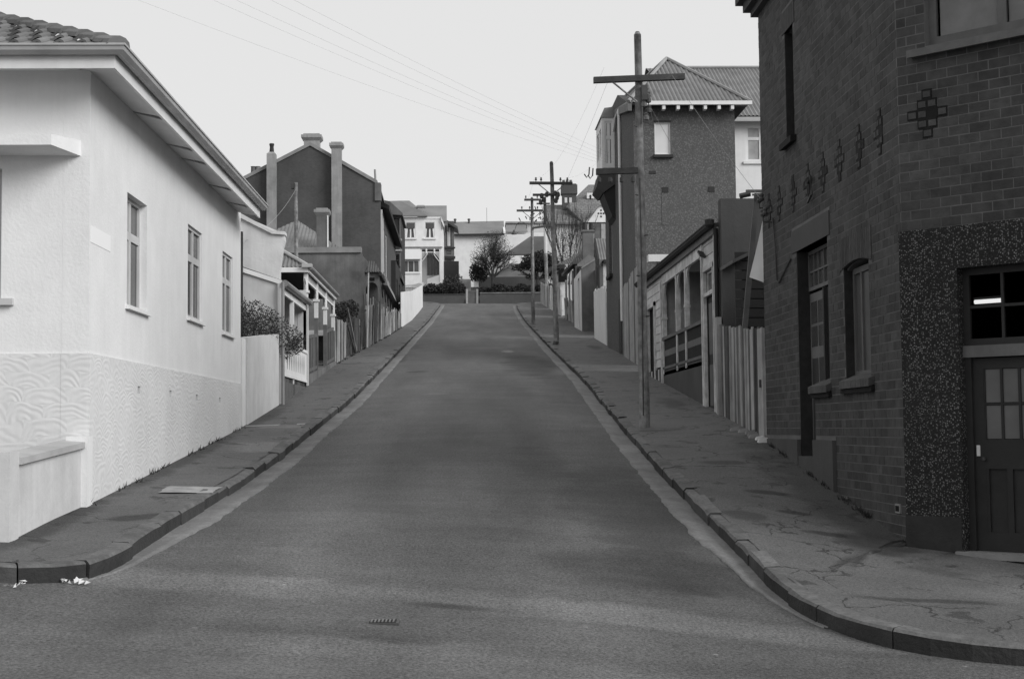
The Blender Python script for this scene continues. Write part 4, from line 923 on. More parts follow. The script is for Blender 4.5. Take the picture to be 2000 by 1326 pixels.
MB().bx(kx(862), kx(896), 119.5, 119.7, 11, kz(517)).build('fence_panel', 'dark_timber', bh)
ref(935, 450)
# long low white house
lh = thing('long_house', 'long white house with grey roof behind the bare tree at the end of the street', 'house', (1, 140, 12.5))
q4 = lambda u, v: US(u, v, 140); jx = lambda u: q4(u, 0)[0]; jz = lambda v: q4(0, v)[1]
wall(lh, FY(140), jx(870), jx(1060), 11, jz(458), 'white_paint', [], .3)
MB().slab([(jx(884), 139.6, jz(458.5)), (jx(985), 139.6, jz(456)), (US(984, 0, 143.5)[0], 143.5, US(0, 432, 143.5)[1]), (US(884, 0, 143.5)[0], 143.5, US(0, 433.5, 143.5)[1])], .12).build('roof', 'roof_pale', lh)
MB().bx(jx(884), jx(985), 139.5, 139.6, jz(461), jz(458)).build('gutter', 'dark_timber', lh)
MB().hexa([(jx(983), 139.4, jz(458)), (jx(987), 139.4, jz(458)), (jx(987), 143.6, jz(427)), (jx(983), 143.6, jz(427)), (jx(983), 139.4, jz(454)), (jx(987), 139.4, jz(454)), (jx(987), 143.6, jz(425)), (jx(983), 143.6, jz(425))]).build('parapet', 'white_paint', lh)
for u_, v_ in ((889, 428), (916, 427)): MB().lathe((US(u_, 0, 143)[0], 143, US(0, 434, 143)[1]-.1), [(.1, 0), (.1, .3), (.16, .32), (.12, .45)], 8).build('roof_vent', 'iron', lh)
MB().tube([(US(951, 0, 143)[0], 143, US(0, 436, 143)[1]), (US(951, 0, 143)[0], 143, US(0, 406, 143)[1])], .018, 5).build('aerial', 'iron', lh)
ref(1010, 440)
nh = thing('stepped_house', 'pale flat-topped house peeping over roofs left of the telegraph poles', 'house', (4, 146, 13))
q5 = lambda u, v: US(u, v, 147); nx_ = lambda u: q5(u, 0)[0]; nz = lambda v: q5(0, v)[1]
wall(nh, FY(147), nx_(980), nx_(1075), 11, nz(455), 'white_paint', [], .3)
MB().slab([(nx_(988), 146.6, nz(453)), (nx_(1030), 146.6, nz(453)), (nx_(1028), 150, nz(430)), (nx_(990), 150, nz(430))], .1).build('roof', 'roof_pale', nh)
MB().bx(nx_(990), nx_(1075), 150, 153, nz(480), nz(429)).build('upper_block', 'whitewash', nh)
MB().bx(nx_(989), nx_(1076), 149.7, 153.3, nz(429), nz(425.5)).build('flat_roof', 'gutter_metal', nh)
ref(1010, 510)
# low hipped roof bungalow behind the hedges
bu = thing('hip_roof_bungalow', 'low pale bungalow with sloping grey roof behind hedge and bare tree', 'house', (3.5, 128, 12))
q6 = lambda u, v: US(u, v, 127); bx_ = lambda u: q6(u, 0)[0]; bz = lambda v: q6(0, v)[1]
wall(bu, FY(127), bx_(925), bx_(1085), 11, bz(515), 'cream_paint', [], .3)
b = MB(); b.slab([(bx_(985), 126.5, bz(498)), (bx_(1085), 126.5, bz(498)), (US(1090, 0, 131)[0], 131, US(0, 462, 131)[1]), (US(1036, 0, 131)[0], 131, US(0, 462, 131)[1])], .12); b.build('roof', 'slate_roof', bu)
MB().prism(FY(126.6), [(bx_(925), bz(538)), (bx_(995), bz(498)), (bx_(995), bz(520)), (bx_(940), bz(548))], -3, 0).build('wall', 'whitewash', bu)
ref(950, 570)
# ================================================================== head-of-street garden wall, hedges, gate, trees
q3 = lambda u, v: US(u, v, 113.6); wx_ = lambda u: q3(u, 0)[0]; wz_ = lambda v: q3(0, v)[1]
rw = thing('retaining_wall', 'long low grey retaining wall across the head of the street right of the gate', 'wall', (4, 113.5, 9.5))
MB().bx(wx_(937), wx_(1150), 113.3, 113.7, 8.5, wz_(574)).build('wall', 'dark_render', rw)
MB().bx(wx_(937), wx_(1150), 113.25, 113.75, wz_(574), wz_(572)).build('coping', 'grey_render', rw)
rw2 = thing('brick_wall', 'low dark brick wall under the hedge left of the gate at the street head', 'wall', (-2, 113.5, 9.5))
MB().bx(wx_(700), wx_(906), 113.3, 113.7, 8.5, wz_(576)).build('wall', 'brick_far', rw2); MB().bx(wx_(700), wx_(906), 113.25, 113.75, wz_(576), wz_(574.5)).build('coping', 'dark_render', rw2)
gt = thing('garden_gate', 'pale timber garden gate with post in the middle of the street head', 'gate', (wx_(921), 113.4, 9.5))
for k in range(6): x = wx_(912)+k*(wx_(930)-wx_(912))/6; MB().bx(x, x+.11, 113.38, 113.42, 9.3, wz_(571)).build('gate_board', 'mid_timber', gt)
MB().bx(wx_(909), wx_(934), 113.34, 113.38, wz_(571), wz_(568.5)).build('rail', 'mid_timber', gt)
for u_ in (910, 930): MB().bx(wx_(u_), wx_(u_+4), 113.3, 113.5, 9.2, wz_(565)).build('gate_post', 'weatherboard_grey', gt)
def hedge(label, u0, u1, v0, v1, Y, n, size=.09, m='foliage_dark', name='hedge'):
    a, z1_ = US(u0, v0, Y); c, z0_ = US(u1, v1, Y); o = thing(name, label, 'hedge' if name == 'hedge' else 'shrub', ((a+c)/2, Y, z0_)); k = max(2, int((c-a)/.9)); rnd = random.Random(int(u0)); bl = []
    for i in range(k):
        x = a+(c-a)*(i+.5)/k; h_ = (z1_-z0_)*rnd.uniform(.8, 1.1); bl.append((x, Y+rnd.uniform(-.2, .2), z0_+h_*.45, (c-a)/k*.75, .55, h_*.55))
    leaves(o, 'foliage', bl, n, size, m, kind='stuff'); twigs(((a+c)/2, Y, z0_), bl, 60, .015).build('branches', 'bark', o)
hedge('dark clipped hedge below the white house', 830, 905, 548, 577, 114.6, 4200)
hedge('dark bushy hedge right of the garden gate', 936, 1010, 556, 577, 114.8, 3600)
hedge('dark hedge behind the farthest telegraph poles', 1008, 1100, 552, 578, 114.7, 4200)
hedge('round dark shrub at the foot of the bare tree', 920, 950, 512, 548, 117.5, 1500, name='shrub')
hedge('loose grey shrub left of the garden gate', 868, 905, 535, 570, 116.5, 900, m='foliage_mid', name='shrub')
hp = MB().bx(US(898, 0, 116)[0], US(920, 0, 116)[0], 116, 116.2, 10.5, US(0, 545, 116)[1]).build('garden_wall', 'grey_render', None); tag(hp, 'short grey garden wall behind the gate', 'wall')
b_ = MB().bx(US(935, 0, 119)[0], US(1070, 0, 119)[0], 119, 119.2, 11, US(0, 541, 119)[1]).build('garden_wall', 'dark_render', None); tag(b_, 'long dark garden wall above the hedge', 'wall')
# bare spreading tree
tr_ = thing('bare_tree', 'round-crowned twiggy tree with forked trunk at the head of the street', 'tree', (US(963, 0, 116.5)[0], 116.5, 11.3))
tx = US(963, 0, 116.5)[0]; b = MB(); rnd = random.Random(12)
b.tube([(tx, 116.5, 10.6), (tx-.02, 116.5, 12.4)], .17, 8, .14)
for d in ((-.55, .1, 1), (.5, -.1, 1), (.1, .4, 1.2), (-.15, -.4, 1.1), (-.9, 0, .8), (.85, .2, .75)): branch(b, Vector((tx, 116.5, 12.3)), Vector(d).normalized(), .85, .085, 4, rnd, .42, .10, .014)
b.build('branches', 'bark', tr_)
bl = [(tx-.1, 116.5, 15.0, 1.45, 1.3, 1.2), (tx-.9, 116.5, 14.0, 1.1, 1, .95), (tx+.75, 116.5, 14.5, 1.1, 1, 1.1), (tx+.2, 116.5, 15.5, 1.1, 1, .8)]
leaves(tr_, 'foliage', bl, 2300, .045, 'foliage_mid', kind='stuff'); twigs((tx, 116.5, 12.8), bl, 420, .014).build('twigs', 'bark', tr_)
# dark tree
dt = thing('dark_tree', 'spreading dark evergreen tree right of the farthest pole', 'tree', (US(1050, 0, 113.9)[0], 115.5, 10.5))
tx = US(1052, 0, 115.5)[0]; b = MB(); b.tube([(tx, 115.5, 10), (tx-.1, 115.5, 12.6)], .16, 8, .1)
for d in ((-1, 0, .5), (-.4, .2, 1), (.6, 0, .8), (1, .1, .4)): branch(b, Vector((tx, 115.5, 12)), Vector(d).normalized(), .9, .07, 3, rnd, .4, .05)
b.build('branches', 'bark', dt)
def ub(u, v, ru, rv, Y): x, z = US(u, v, Y); s_ = Y/2800; return (x, Y, z, ru*s_, ru*s_*.8, rv*s_)
bl = [ub(1050, 512, 34, 20, 115.5), ub(1020, 522, 16, 9, 115.5), ub(1075, 525, 22, 26, 115.5), ub(1040, 540, 14, 8, 115.5), ub(1060, 500, 20, 12, 115.5), ub(1003, 523, 7, 6, 115.5)]
leaves(dt, 'foliage', bl, 9000, .075, 'foliage_dark', kind='stuff')
rt = thing('bare_tree', 'bare upright sapling in front of the big tile-roofed house on the right', 'tree', (US(1108, 0, 105)[0], 105, 9)); b = MB(); tx = US(1108, 0, 105)[0]
for d in ((-.12, 0, 1), (.12, 0, 1), (.25, .1, 1), (-.28, 0, 1), (.02, .1, 1)): branch(b, Vector((tx, 105, 9.5)), Vector(d).normalized(), 2.2, .07, 4, rnd, .16, .25, .012)
b.build('branches', 'bark', rt)
leaves(rt, 'foliage', [ub(1108, 478, 22, 28, 105), ub(1098, 505, 24, 16, 105)], 1300, .045, 'foliage_light', kind='stuff')

# ================================================================== BRICK CORNER BUILDING (right)
bk = thing('brick_corner_building', 'dark brick two-storey corner building with diamond brick patterns and chamfered entrance', 'building', (4.67, 15, -1.3))
WXR = 4.67; S = FW(WXR)                            # street side: a = Y
Cc = Fr(WXR, 15.0, -pi/4)                          # chamfer: a runs right and towards the viewer
zT = 6.45
hs = [(19.72, 20.24, 4.08, 5.64), (18.93, 19.80, -.60, 2.42), (18.10, 18.93, .47, 2.42), (16.26, 17.36, .53, 1.97)]
door = (.60, 1.75, -1.32, 1.62); upw = (.33, 2.2, 3.98, 5.9)
wall(bk, S, 15.0, 22.0, -2.2, zT, 'mortar', hs, .3)
wall(bk, Cc, 0, 2.4, -2.6, zT, 'mortar', [door, upw], .3)
MB().bx(5.0, 12, 21.7, 22.0, -2, zT).bx(WXR+1.7, 12, 13.0, 13.3, -2.5, zT).build('wall', 'mortar', bk)
# interior back walls (dark rooms)
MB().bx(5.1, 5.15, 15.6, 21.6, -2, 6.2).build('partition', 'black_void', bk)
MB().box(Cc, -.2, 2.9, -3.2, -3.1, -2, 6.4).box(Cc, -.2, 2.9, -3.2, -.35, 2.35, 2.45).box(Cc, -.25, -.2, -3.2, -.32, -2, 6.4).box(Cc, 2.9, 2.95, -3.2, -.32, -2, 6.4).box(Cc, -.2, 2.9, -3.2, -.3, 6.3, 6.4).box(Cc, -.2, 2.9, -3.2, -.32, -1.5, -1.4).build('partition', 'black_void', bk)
# bricks: real courses, the largest-looking ones single, the rest joined
CRS, BL, JT = .104, .226, .011
cand = []
def lay(F, a0, a1, z0, z1, holes, rev, key):
    k = 0; z = z0
    while z < z1-.05:
        segs = [(a0, a1)]
        for h in holes:
            if h[2]-.03 < z+CRS/2 < h[3]+.03: segs = minus(segs, h[0], h[1])
        off = (k % 2)*BL/2; i = int((a0-BL)/BL)-1
        while i*BL+off < a1:
            s0, s1 = i*BL+off+JT/2, (i+1)*BL+off-JT/2
            for p, q in segs:
                c0, c1 = max(s0, p+.003), min(s1, q-.003)
                if c1-c0 > .035: cand.append((F, c0, c1, z, key))
            i += 1
        z += CRS; k += 1
rnd = random.Random(21)
lint = [(19.60, 20.36, 5.64, 5.95), (17.95, 20.05, 2.42, 2.73), (16.12, 17.5, 1.87, 2.28)]
plinth = (17.9, 22.1, -3, -.19)
dia = [15.68, 16.53, 17.40, 18.22, 19.03, 19.90, 20.80, 21.5]
def diamond(a, zc): return [(a-.085, a+.085, 3.25+k*CRS, w_) for k, w_ in ()]
lay(S, 15.0, 22.0, -1.9, zT, hs+lint+[plinth], False, 'S')
pebb = (-.1, 2.3, -3, 2.04)
lay(Cc, 0.0, 2.4, -1.9, zT, [door, upw, pebb], True, 'C')
def area(c):
    F, a, b_, z, k = c; p = F.p((a+b_)/2, 0, z); q0 = F.p(a, 0, z); q1 = F.p(b_, 0, z)
    u0 = q0.x/q0.y; u1 = q1.x/q1.y; vis = 1 if (p.x/p.y < .40 and -.20 < p.z/p.y < .31) else .02
    return vis*abs(u1-u0)*CRS/p.y
cand.sort(key=lambda c: -area(c))
bm = [unit_box('brick', m, 0, 1, -.02, .0, 0, CRS-JT) for m in BR]; bmc = [unit_box('brick', m, 0, 1, .0, .02, 0, CRS-JT) for m in BR]
dark_rows = {}
def is_dark(F, a, z, key):
    c_ = (dia if key == 'S' else [.34]); ac = a
    for d_ in c_:
        k = round((z-3.22)/CRS)
        wd_ = {-3: .06, -2: .12, -1: .20, 0: .27, 1: .20, 2: .12, 3: .06}.get(k)
        if wd_ and abs(ac-d_) < wd_*.72: return True
    return False
rest = MB()
for i, (F, a, b_, z, key) in enumerate(cand):
    nz_ = rnd.uniform(.0005, .004); c = (a+b_)/2
    if i < 300:
        o = inst('brick', rnd.choice(bm if key == 'S' else bmc), F.p(a, nz_+(0 if 1 else 0), z) , F.ang, bk, (b_-a, 1, 1))
    else: rest.box(F, a, b_, -.02, nz_, z, z+CRS-JT, rnd.randrange(5))
rest.build('brickwork', ['brick_tone_%d' % i for i in range(5)], bk, kind='stuff')
# the diamond ornaments: dark headers set proud, stepped
for key, F, cs in (('S', S, dia), ('C', Cc, [.335, 1.62])):
    for d_ in cs:
        b = MB(); fr = MB(); hw_ = .056
        for k, offs in ((2, (0,)), (1, (-.056, .056)), (0, (-.17, -.056, .056, .17)), (-1, (-.056, .056)), (-2, (0,))):
            for o_ in offs:
                if key == 'S' and abs(o_) > .1 and rnd.random() < .3: continue
                z = 3.22+k*CRS-.01; b.box(F, d_+o_-hw_, d_+o_+hw_, .002, .010, z, z+CRS)
                if rnd.random() < .75: MB().box(F, d_+o_-hw_+.014, d_+o_+hw_-.014, .004, .014, z+.018, z+CRS-.022).build('brick', BR[rnd.randrange(3)], bk)
        b.build('brick_diamond', 'brick_dark', bk)
# soldier arches, lintels, sills
for (a0, a1, z0, z1, m_) in ((19.60, 20.36, 5.64, 5.95, 'brick_dark'), (16.12, 17.5, 1.88, 2.28, 'brick_dark')):
    a = a0
    while a < a1-.02:
        t_ = (a+.037-(a0+a1)/2)/((a1-a0)/2); zz = z0+(.08*(1-t_*t_) if a0 < 17 else 0)
        MB().box(S, a, a+.068, -.05, .012, zz, z1).build('brick', BR[int(a*100) % 5] if a0 < 17 else BR[int(a*97) % 3], bk); a += .078
ar = [(16.26+1.1*k/10, 1.88+.08*(1-(2*k/10-1)**2)) for k in range(11)]; b = MB()
for p, q in zip(ar, ar[1:]): b.hexa([S.p(p[0], -.3, p[1]), S.p(q[0], -.3, q[1]), S.p(q[0], -.05, q[1]), S.p(p[0], -.05, p[1]), S.p(p[0], -.3, 2.2), S.p(q[0], -.3, 2.2), S.p(q[0], -.05, 2.2), S.p(p[0], -.05, 2.2)])
b.build('arch_infill', 'mortar', bk)
MB().box(S, 17.95, 20.05, -.29, .016, 2.42, 2.73).build('lintel', 'dark_render', bk)
def brick_sill(a0, a1, z0, rec):
    a = a0; 
    while a < a1-.03:
        MB().hexa([S.p(a, -rec, z0-.03), S.p(a+.1, -rec, z0-.03), S.p(a+.1, .07, z0-.13), S.p(a, .07, z0-.13), S.p(a, -rec, z0+.08), S.p(a+.1, -rec, z0+.08), S.p(a+.1, .07, z0-.04), S.p(a, .07, z0-.04)]).build('sill_brick', 'brick_sill', bk); a += .108
brick_sill(16.15, 17.46, .57, .2); brick_sill(18.06, 19.0, .55, .2)
MB().box(S, 16.13, 17.48, -.0, .045, .38, .45).box(S, 18.05, 19.0, 0, .045, .36, .43).build('sill_course', 'brick_dark', bk)
MB().hexa([S.p(19.62, -.2, 4.0), S.p(20.34, -.2, 4.0), S.p(20.34, .09, 3.95), S.p(19.62, .09, 3.95), S.p(19.62, -.2, 4.09), S.p(20.34, -.2, 4.09), S.p(20.34, .09, 4.04), S.p(19.62, .09, 4.04)]).build('sill', 'brick_dark', bk)
MB().box(S, 17.9, 18.93, -.2, .05, -2.0, -.19).box(S, 19.8, 22.0, -.2, .05, -2, -.19).build('plinth', 'dark_render', bk)
MB().box(S, 18.85, 19.85, -.25, .04, -1.5, -.42).build('doorstep', 'dark_render', bk)
window(bk, S, *hs[0], .14, (), (4.9,), 'dark_timber', 'window_glass', .05, .05)
window(bk, S, 16.26, 17.36, .58, 1.90, .11, (16.62, 17.0), (), 'mid_timber', 'obscure_glass', .07, .05)
# side door with glazed upper, transom light above
dw = window(bk, S, 18.12, 19.79, 1.86, 2.41, .16, (18.95, 19.25, 19.5), (2.12,), 'mid_timber', 'window_glass_grey', .05, .025, name='transom')
dr = MB().box(S, 18.92, 19.78, -.21, -.17, -.42, 1.82).build('door', 'mid_timber', bk)
for a0, a1, z0, z1, m_ in ((19.0, 19.32, 1.08, 1.36, 'window_glass_grey'), (19.38, 19.7, 1.08, 1.36, 'window_glass_grey'), (19.0, 19.32, 1.40, 1.70, 'window_glass_grey'), (19.38, 19.7, 1.40, 1.70, 'window_glass_grey'), (19.0, 19.32, -.3, .92, 'dark_timber'), (19.38, 19.7, -.3, .92, 'dark_timber')):
    MB().box(S, a0, a1, -.172, -.166, z0, z1).build('pane' if 'glass' in m_ else 'panel', m_, dr)
MB().box(S, 18.86, 18.92, -.22, -.13, -.42, 1.84).box(S, 18.13, 18.86, -.22, -.18, -.4, 1.84).build('door_frame', 'dark_timber', bk)
# vent blocks at the foot
for a, z in ((17.45, -.93), (15.35, -.90)):
    MB().box(S, a-.085, a+.085, 0, .02, z-.05, z+.05).build('air_brick', 'stone_coping', bk)
    MB().box(S, a-.06, a+.06, .02, .024, z-.03, z+.03).build('air_brick_hole', 'black_void', bk)
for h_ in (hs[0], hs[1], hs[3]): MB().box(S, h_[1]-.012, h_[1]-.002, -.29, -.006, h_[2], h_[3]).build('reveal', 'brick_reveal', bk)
# cornice
b = MB()
for n1, z0, z1 in ((.10, 6.42, 6.52), (.2, 6.52, 6.66), (.30, 6.66, 6.8)): b.box(S, 15-.1, 22+n1, -.3, n1, z0, z1).box(Cc, -.1, 2.5, -.3, n1+.002, z0+.001, z1+.001)
b.build('cornice', 'dark_render', bk)
# chamfer: pebble-dashed surround, door, transom light with the lit tube inside, upper window
b = MB(); n0, n1 = -.0, .035
b.box(Cc, -.02, door[0], n0, n1, -.95, 2.04).box(Cc, door[0], door[1], n0, n1, door[3], 2.04).box(Cc, door[1], 2.42, n0, n1, -.95, 2.04)
b.box(Cc, door[0]-.002, door[0]+.02, -.3, n1, -1.4, door[3]).box(Cc, door[0], door[1], -.3, n1-.002, door[3]-.02, door[3]+.004); b.build('pebbledash_surround', 'pebbledash_dark', bk)
MB().box(Cc, -.02, door[0], -.0, .045, -2.2, -.95).build('pebbledash_foot', 'foot_render', bk); MB().box(Cc, door[1], 2.42, 0, .045, -2.2, -.95).build('pebbledash_foot', 'foot_render', bk)
dd0, dd1 = door[0]+.02, door[1]-.02
tw_ = window(bk, Cc, dd0, dd1, .80, 1.60, .10, (dd0+.42, dd0+.76), (1.20,), 'dark_timber', 'clear_glass', .07, .03, name='transom_light')
MB().box(Cc, dd0, dd1, -.18, -.06, .68, .80).build('transom', 'mid_timber', bk)
MB().box(Cc, dd0, dd0+.07, -.2, -.09, -1.30, .68).build('door_frame', 'dark_timber', bk)
dr = MB(); e0, e1 = dd0+.07, dd1-.07; nn0, nn1 = -.17, -.13
pw = (e1-e0-.20-.10)/4
dr.box(Cc, e0, e0+.11, nn0, nn1, -1.29, .67).box(Cc, e1-.11, e1, nn0, nn1, -1.29, .67).box(Cc, e0+.11, e1-.11, nn0, nn1, .56, .67).box(Cc, e0+.11, e1-.11, nn0, nn1, -.46, -.16).box(Cc, e0+.11, e1-.11, nn0, nn1, -1.29, -1.10)
dr = dr.build('door', 'dark_timber', bk)
gw_ = (e1-e0-.22)/4
for i in range(4):
    a = e0+.11+i*gw_
    for z0, z1 in ((-.16, .19), (.21, .56)): MB().box(Cc, a+.013, a+gw_-.013, nn0+.012, nn0+.02, z0+.005, z1-.005).build('pane', 'obscure_glass', dr)
b = MB()
for i in range(5): b.box(Cc, e0+.11+i*gw_-.013, e0+.11+i*gw_+.013, nn0, nn1-.004, -.16, .56)
b.box(Cc, e0+.11, e1-.11, nn0, nn1-.006, .19, .21); b.build('glazing_bar', 'dark_timber', dr)
for i in range(3):
    a = e0+.11+i*(e1-e0-.22)/3; MB().box(Cc, a+.03, a+(e1-e0-.22)/3-.03, nn0, nn0+.014, -1.10, -.46).build('panel', 'dark_timber', dr)
    MB().box(Cc, a-.03, a+.03, nn0, nn1-.002, -1.10, -.46).build('muntin', 'dark_timber', dr)
MB().box(Cc, e0+.02, e0+.055, nn1, nn1+.012, -.33, -.22).build('letter_plate', 'paper', dr)
MB().lathe(Cc.p(e0+.10, nn1+.03, -.38), [(.01, 0), (.02, .01), (.02, .03), (.01, .04)], 8).build('door_knob', 'iron', dr)
MB().box(Cc, door[0]-.05, door[1], -.2, .10, -1.36, -1.295).build('threshold', 'stone_coping', bk)
dvec = M3 @ Vector(((1932-1000)/FPX, (663-588)/FPX, -1)); kk_ = ((Cc.o-Cc.n*1.5).dot(Cc.n))/dvec.dot(Cc.n); lq = dvec*kk_; la, lz = (lq-Cc.o).dot(Cc.a), lq.z
lampt = thing('fluorescent_lamp', 'lit fluorescent tube seen through the light over the corner door', 'lamp', Cc.p(la, -1.5, lz))
MB().tube([Cc.p(la-.17, -1.5, lz), Cc.p(la+.17, -1.5, lz)], .024, 8).build('tube', 'tube_light', lampt)
MB().tube([Cc.p(la-.18, -1.5, lz+.05), Cc.p(la+.18, -1.5, lz+.05)], .03, 4).tube([Cc.p(la, -1.5, lz+.05), Cc.p(la, -1.5, 2.35)], .008, 4).build('fitting', 'dark_timber', lampt)
upo = window(bk, Cc, upw[0], upw[1], upw[2]+.02, upw[3], .10, (upw[0]+.80, upw[0]+1.35), (), 'mid_timber', 'clear_glass', .085, .10, name='window')
MB().hexa([Cc.p(upw[0]-.16, -.12, 3.90), Cc.p(upw[1]+.16, -.12, 3.90), Cc.p(upw[1]+.16, .12, 3.86), Cc.p(upw[0]-.16, .12, 3.86), Cc.p(upw[0]-.16, -.12, 3.99), Cc.p(upw[1]+.16, -.12, 3.99), Cc.p(upw[1]+.16, .12, 3.94), Cc.p(upw[0]-.16, .12, 3.94)]).build('sill', 'mid_timber', upo)
b = MB(); 
for i in range(8): b.box(Cc, upw[0]+.2+i*.035, upw[0]+.23+i*.035, -.26-(i % 2)*.02, -.25, 4.1, 5.9)
b.build('curtain', 'curtain', upo)
MB().box(Cc, upw[0]+.50, upw[0]+.76, -.34, -.33, 4.05, 5.9).box(Cc, upw[0]+.9, upw[0]+1.3, -.34, -.33, 4.12, 5.9).build('blind', 'window_glass_pale', upo)
b = MB(); b.box(Cc, upw[0]+.11, upw[0]+.75, -.148, -.142, 4.09, 5.8).box(Cc, upw[0]+.86, upw[0]+1.30, -.148, -.142, 4.09, 5.8).build('pane', 'window_glass_pale', upo)
# insulator brackets and cable on the side wall
for a, z in ((21.2, 3.05), (21.45, 3.3)):
    br_ = MB().tube([S.p(a, 0, z), S.p(a, .16, z), S.p(a, .16, z+.1)], .015, 5).build('cable_bracket', 'iron', bk)
    for k in (0, .16): MB().lathe(S.p(a-k, .16, z+.08), [(.03, 0), (.045, .03), (.03, .06), (.04, .09), (.02, .12)], 8).build('insulator', 'iron', br_)
MB().tube([S.p(21.15, .03, 3.1), S.p(21.0, .03, 2.6), S.p(21.0, .02, 2.15), S.p(20.85, .02, 2.10), S.p(20.06, .02, 2.36)], .012, 5).build('cable', 'iron', bk)
MB().tube([S.p(18.95, .03, 3.25), S.p(18.7, .05, 3.3), S.p(18.65, .05, 3.05), S.p(18.9, .04, 2.98)], .02, 5).build('cable_bracket', 'iron', bk)

# ================================================================== PALING FENCE right
pf = paling_fence('paling_fence', 'close grey paling fence between the brick corner building and the verandah cottage', [(4.68, 22.03), (4.76, 26.5)], .135, .008, ['raw_board', 'raw_board', 'weatherboard_grey', 'raw_board_dark'], lambda p: 1.50+(p.y-22)*.085, gH, .012, .03, -1, seed=3, miss=0)
gp = MB().bx(4.63, 4.68, 22.05, 22.42, -.15, 1.52).build('gate_board', 'weatherboard_grey', pf)
MB().bx(4.60, 4.63, 22.15, 22.20, .60, .72).build('latch', 'iron', pf)
MB().bx(4.69, 4.78, 26.3, 26.5, .1, 2.02).build('post', 'weatherboard_grey', pf)
# kerb rubble at the foot
tin = thing('tin_lean_to', 'dark tarred timber lean-to behind the paling fence', 'shed', (5, 25, 0))
MB().prism(FY(25.4), [(4.83, 0), (8, 0), (8, 3.35), (US(1475, 497, 25.4)[0], US(1475, 497, 25.4)[1]), (US(1437, 515, 25.4)[0], US(1437, 515, 25.4)[1]), (US(1449, 525, 25.4)[0], US(1449, 525, 25.4)[1]), (US(1449, 525, 25.4)[0], 0)], -.12, 0).build('wall', 'dark_timber', tin)
for i in range(9): 
    z = 1.6+i*.17; MB().bx(4.87, 6.2, 25.37, 25.4, z, z+.15).build('board', 'dark_timber', tin)
MB().slab([(4.80, 25.2, 2.95), (5.2, 25.2, 3.14), (5.2, 26.6, 3.14), (4.80, 26.6, 2.95)], .06).build('roof', 'corrugated_dark', tin)
cl = thing('clothes_line', 'wooden clothes-line post and T-shaped crossbar above the paling fence', 'clothes line', (5.0, 24.6, 1))
p0, p1 = US(1478, 378, 24.6), US(1447, 665, 24.6)
MB().hexa([(p1[0]-.04, 24.58, p1[1]-.4), (p1[0]+.05, 24.58, p1[1]-.4), (p1[0]+.05, 24.64, p1[1]-.4), (p1[0]-.04, 24.64, p1[1]-.4), (p0[0]-.04, 24.58, p0[1]), (p0[0]+.05, 24.58, p0[1]), (p0[0]+.05, 24.64, p0[1]), (p0[0]-.04, 24.64, p0[1])]).build('post', 'mid_timber', cl)
q0, q1 = US(1456, 374, 24.6), US(1530, 373, 24.6)
MB().bx(q0[0], q1[0], 24.54, 24.58, q0[1]-.03, q0[1]+.02).bx(q0[0]+.1, q1[0], 24.50, 24.53, q0[1]-.09, q0[1]-.06).build('crossbar', 'mid_timber', cl)
MB().tube([(q0[0]-.12, 24.5, q0[1]-.10), (q0[0]+.06, 24.5, q0[1]-.06)], .05, 6).build('pulley', 'iron', cl)
sh = MB(); pts = [US(1497, 384, 24.3), US(1465, 541, 24.3), US(1540, 578, 24.3), US(1540, 384, 24.3)]
nu, nv = 8, 14
for j in range(nv+1):
    for i in range(nu+1):
        s_, t_ = i/nu, j/nv; xl_ = pts[0][0]+(pts[1][0]-pts[0][0])*(t_**1.2); zl_ = pts[0][1]+(pts[1][1]-pts[0][1])*t_; xr_ = pts[3][0]; zr_ = pts[3][1]+(pts[2][1]-pts[3][1])*t_
        sh.v.append((xl_+(xr_-xl_)*s_, 24.3+.05*sin(s_*9+t_*2)*(.3+t_), zl_+(zr_-zl_)*s_))
for j in range(nv):
    for i in range(nu): sh.f.append((j*9+i, j*9+i+1, (j+1)*9+i+1, (j+1)*9+i)); sh.m.append(0)
o = sh.build('bed_sheet', 'cloth', None, smooth=True); tag(o, 'white bed sheet hanging on the clothes line beside the brick building', 'sheet')

ref(1330, 500)
# ================================================================== VERANDAH COTTAGE (right)
vc = thing('verandah_cottage', 'weatherboard cottage with recessed verandah and peeling white boards on the right', 'cottage', (4.75, 27, .3))
X0 = 4.75; V = FW(X0); ya, yb = 26.62, 37.9; zE = 3.76
# near (white/peeling) bay with the door
wall(vc, Fr(X0+.05, 0, pi/2, -1), ya, 28.25, -.2, zE-.02, 'dark_timber', [(26.98, 27.98, .2, 3.02)], .12)
boards(vc, V, ya+.08, 28.22, .1, zE-.04, 'weatherboard', .215, [(26.90, 28.08, .0, 3.12)], -.045)
MB().box(V, ya-.02, ya+.10, -.06, .03, 0, zE-.02).build('corner_board', 'worn_white', vc)
MB().box(V, 28.14, 28.26, -.06, .02, .2, zE-.02).build('corner_board', 'worn_white', vc)
MB().box(V, 26.90, 26.99, -.05, .015, .15, 3.1).box(V, 27.98, 28.08, -.05, .015, .15, 3.1).box(V, 26.9, 28.08, -.05, .018, 3.03, 3.13).box(V, 26.99, 27.98, -.05, .01, 2.53, 2.60).build('door_frame', 'worn_white', vc)
window(vc, V, 26.99, 27.98, 2.60, 3.03, .06, (), (), 'worn_white', 'window_glass_grey', .05, name='transom_light')
dr = MB().box(V, 26.99, 27.98, -.14, -.08, .22, 2.53).build('door', 'dark_timber', vc)
for a0, a1, z0, z1 in ((27.08, 27.44, .4, 1.2), (27.53, 27.89, .4, 1.2), (27.08, 27.44, 1.4, 2.4), (27.53, 27.89, 1.4, 2.4)): MB().box(V, a0, a1, -.08, -.07, z0, z1).build('panel', 'mid_timber', dr)
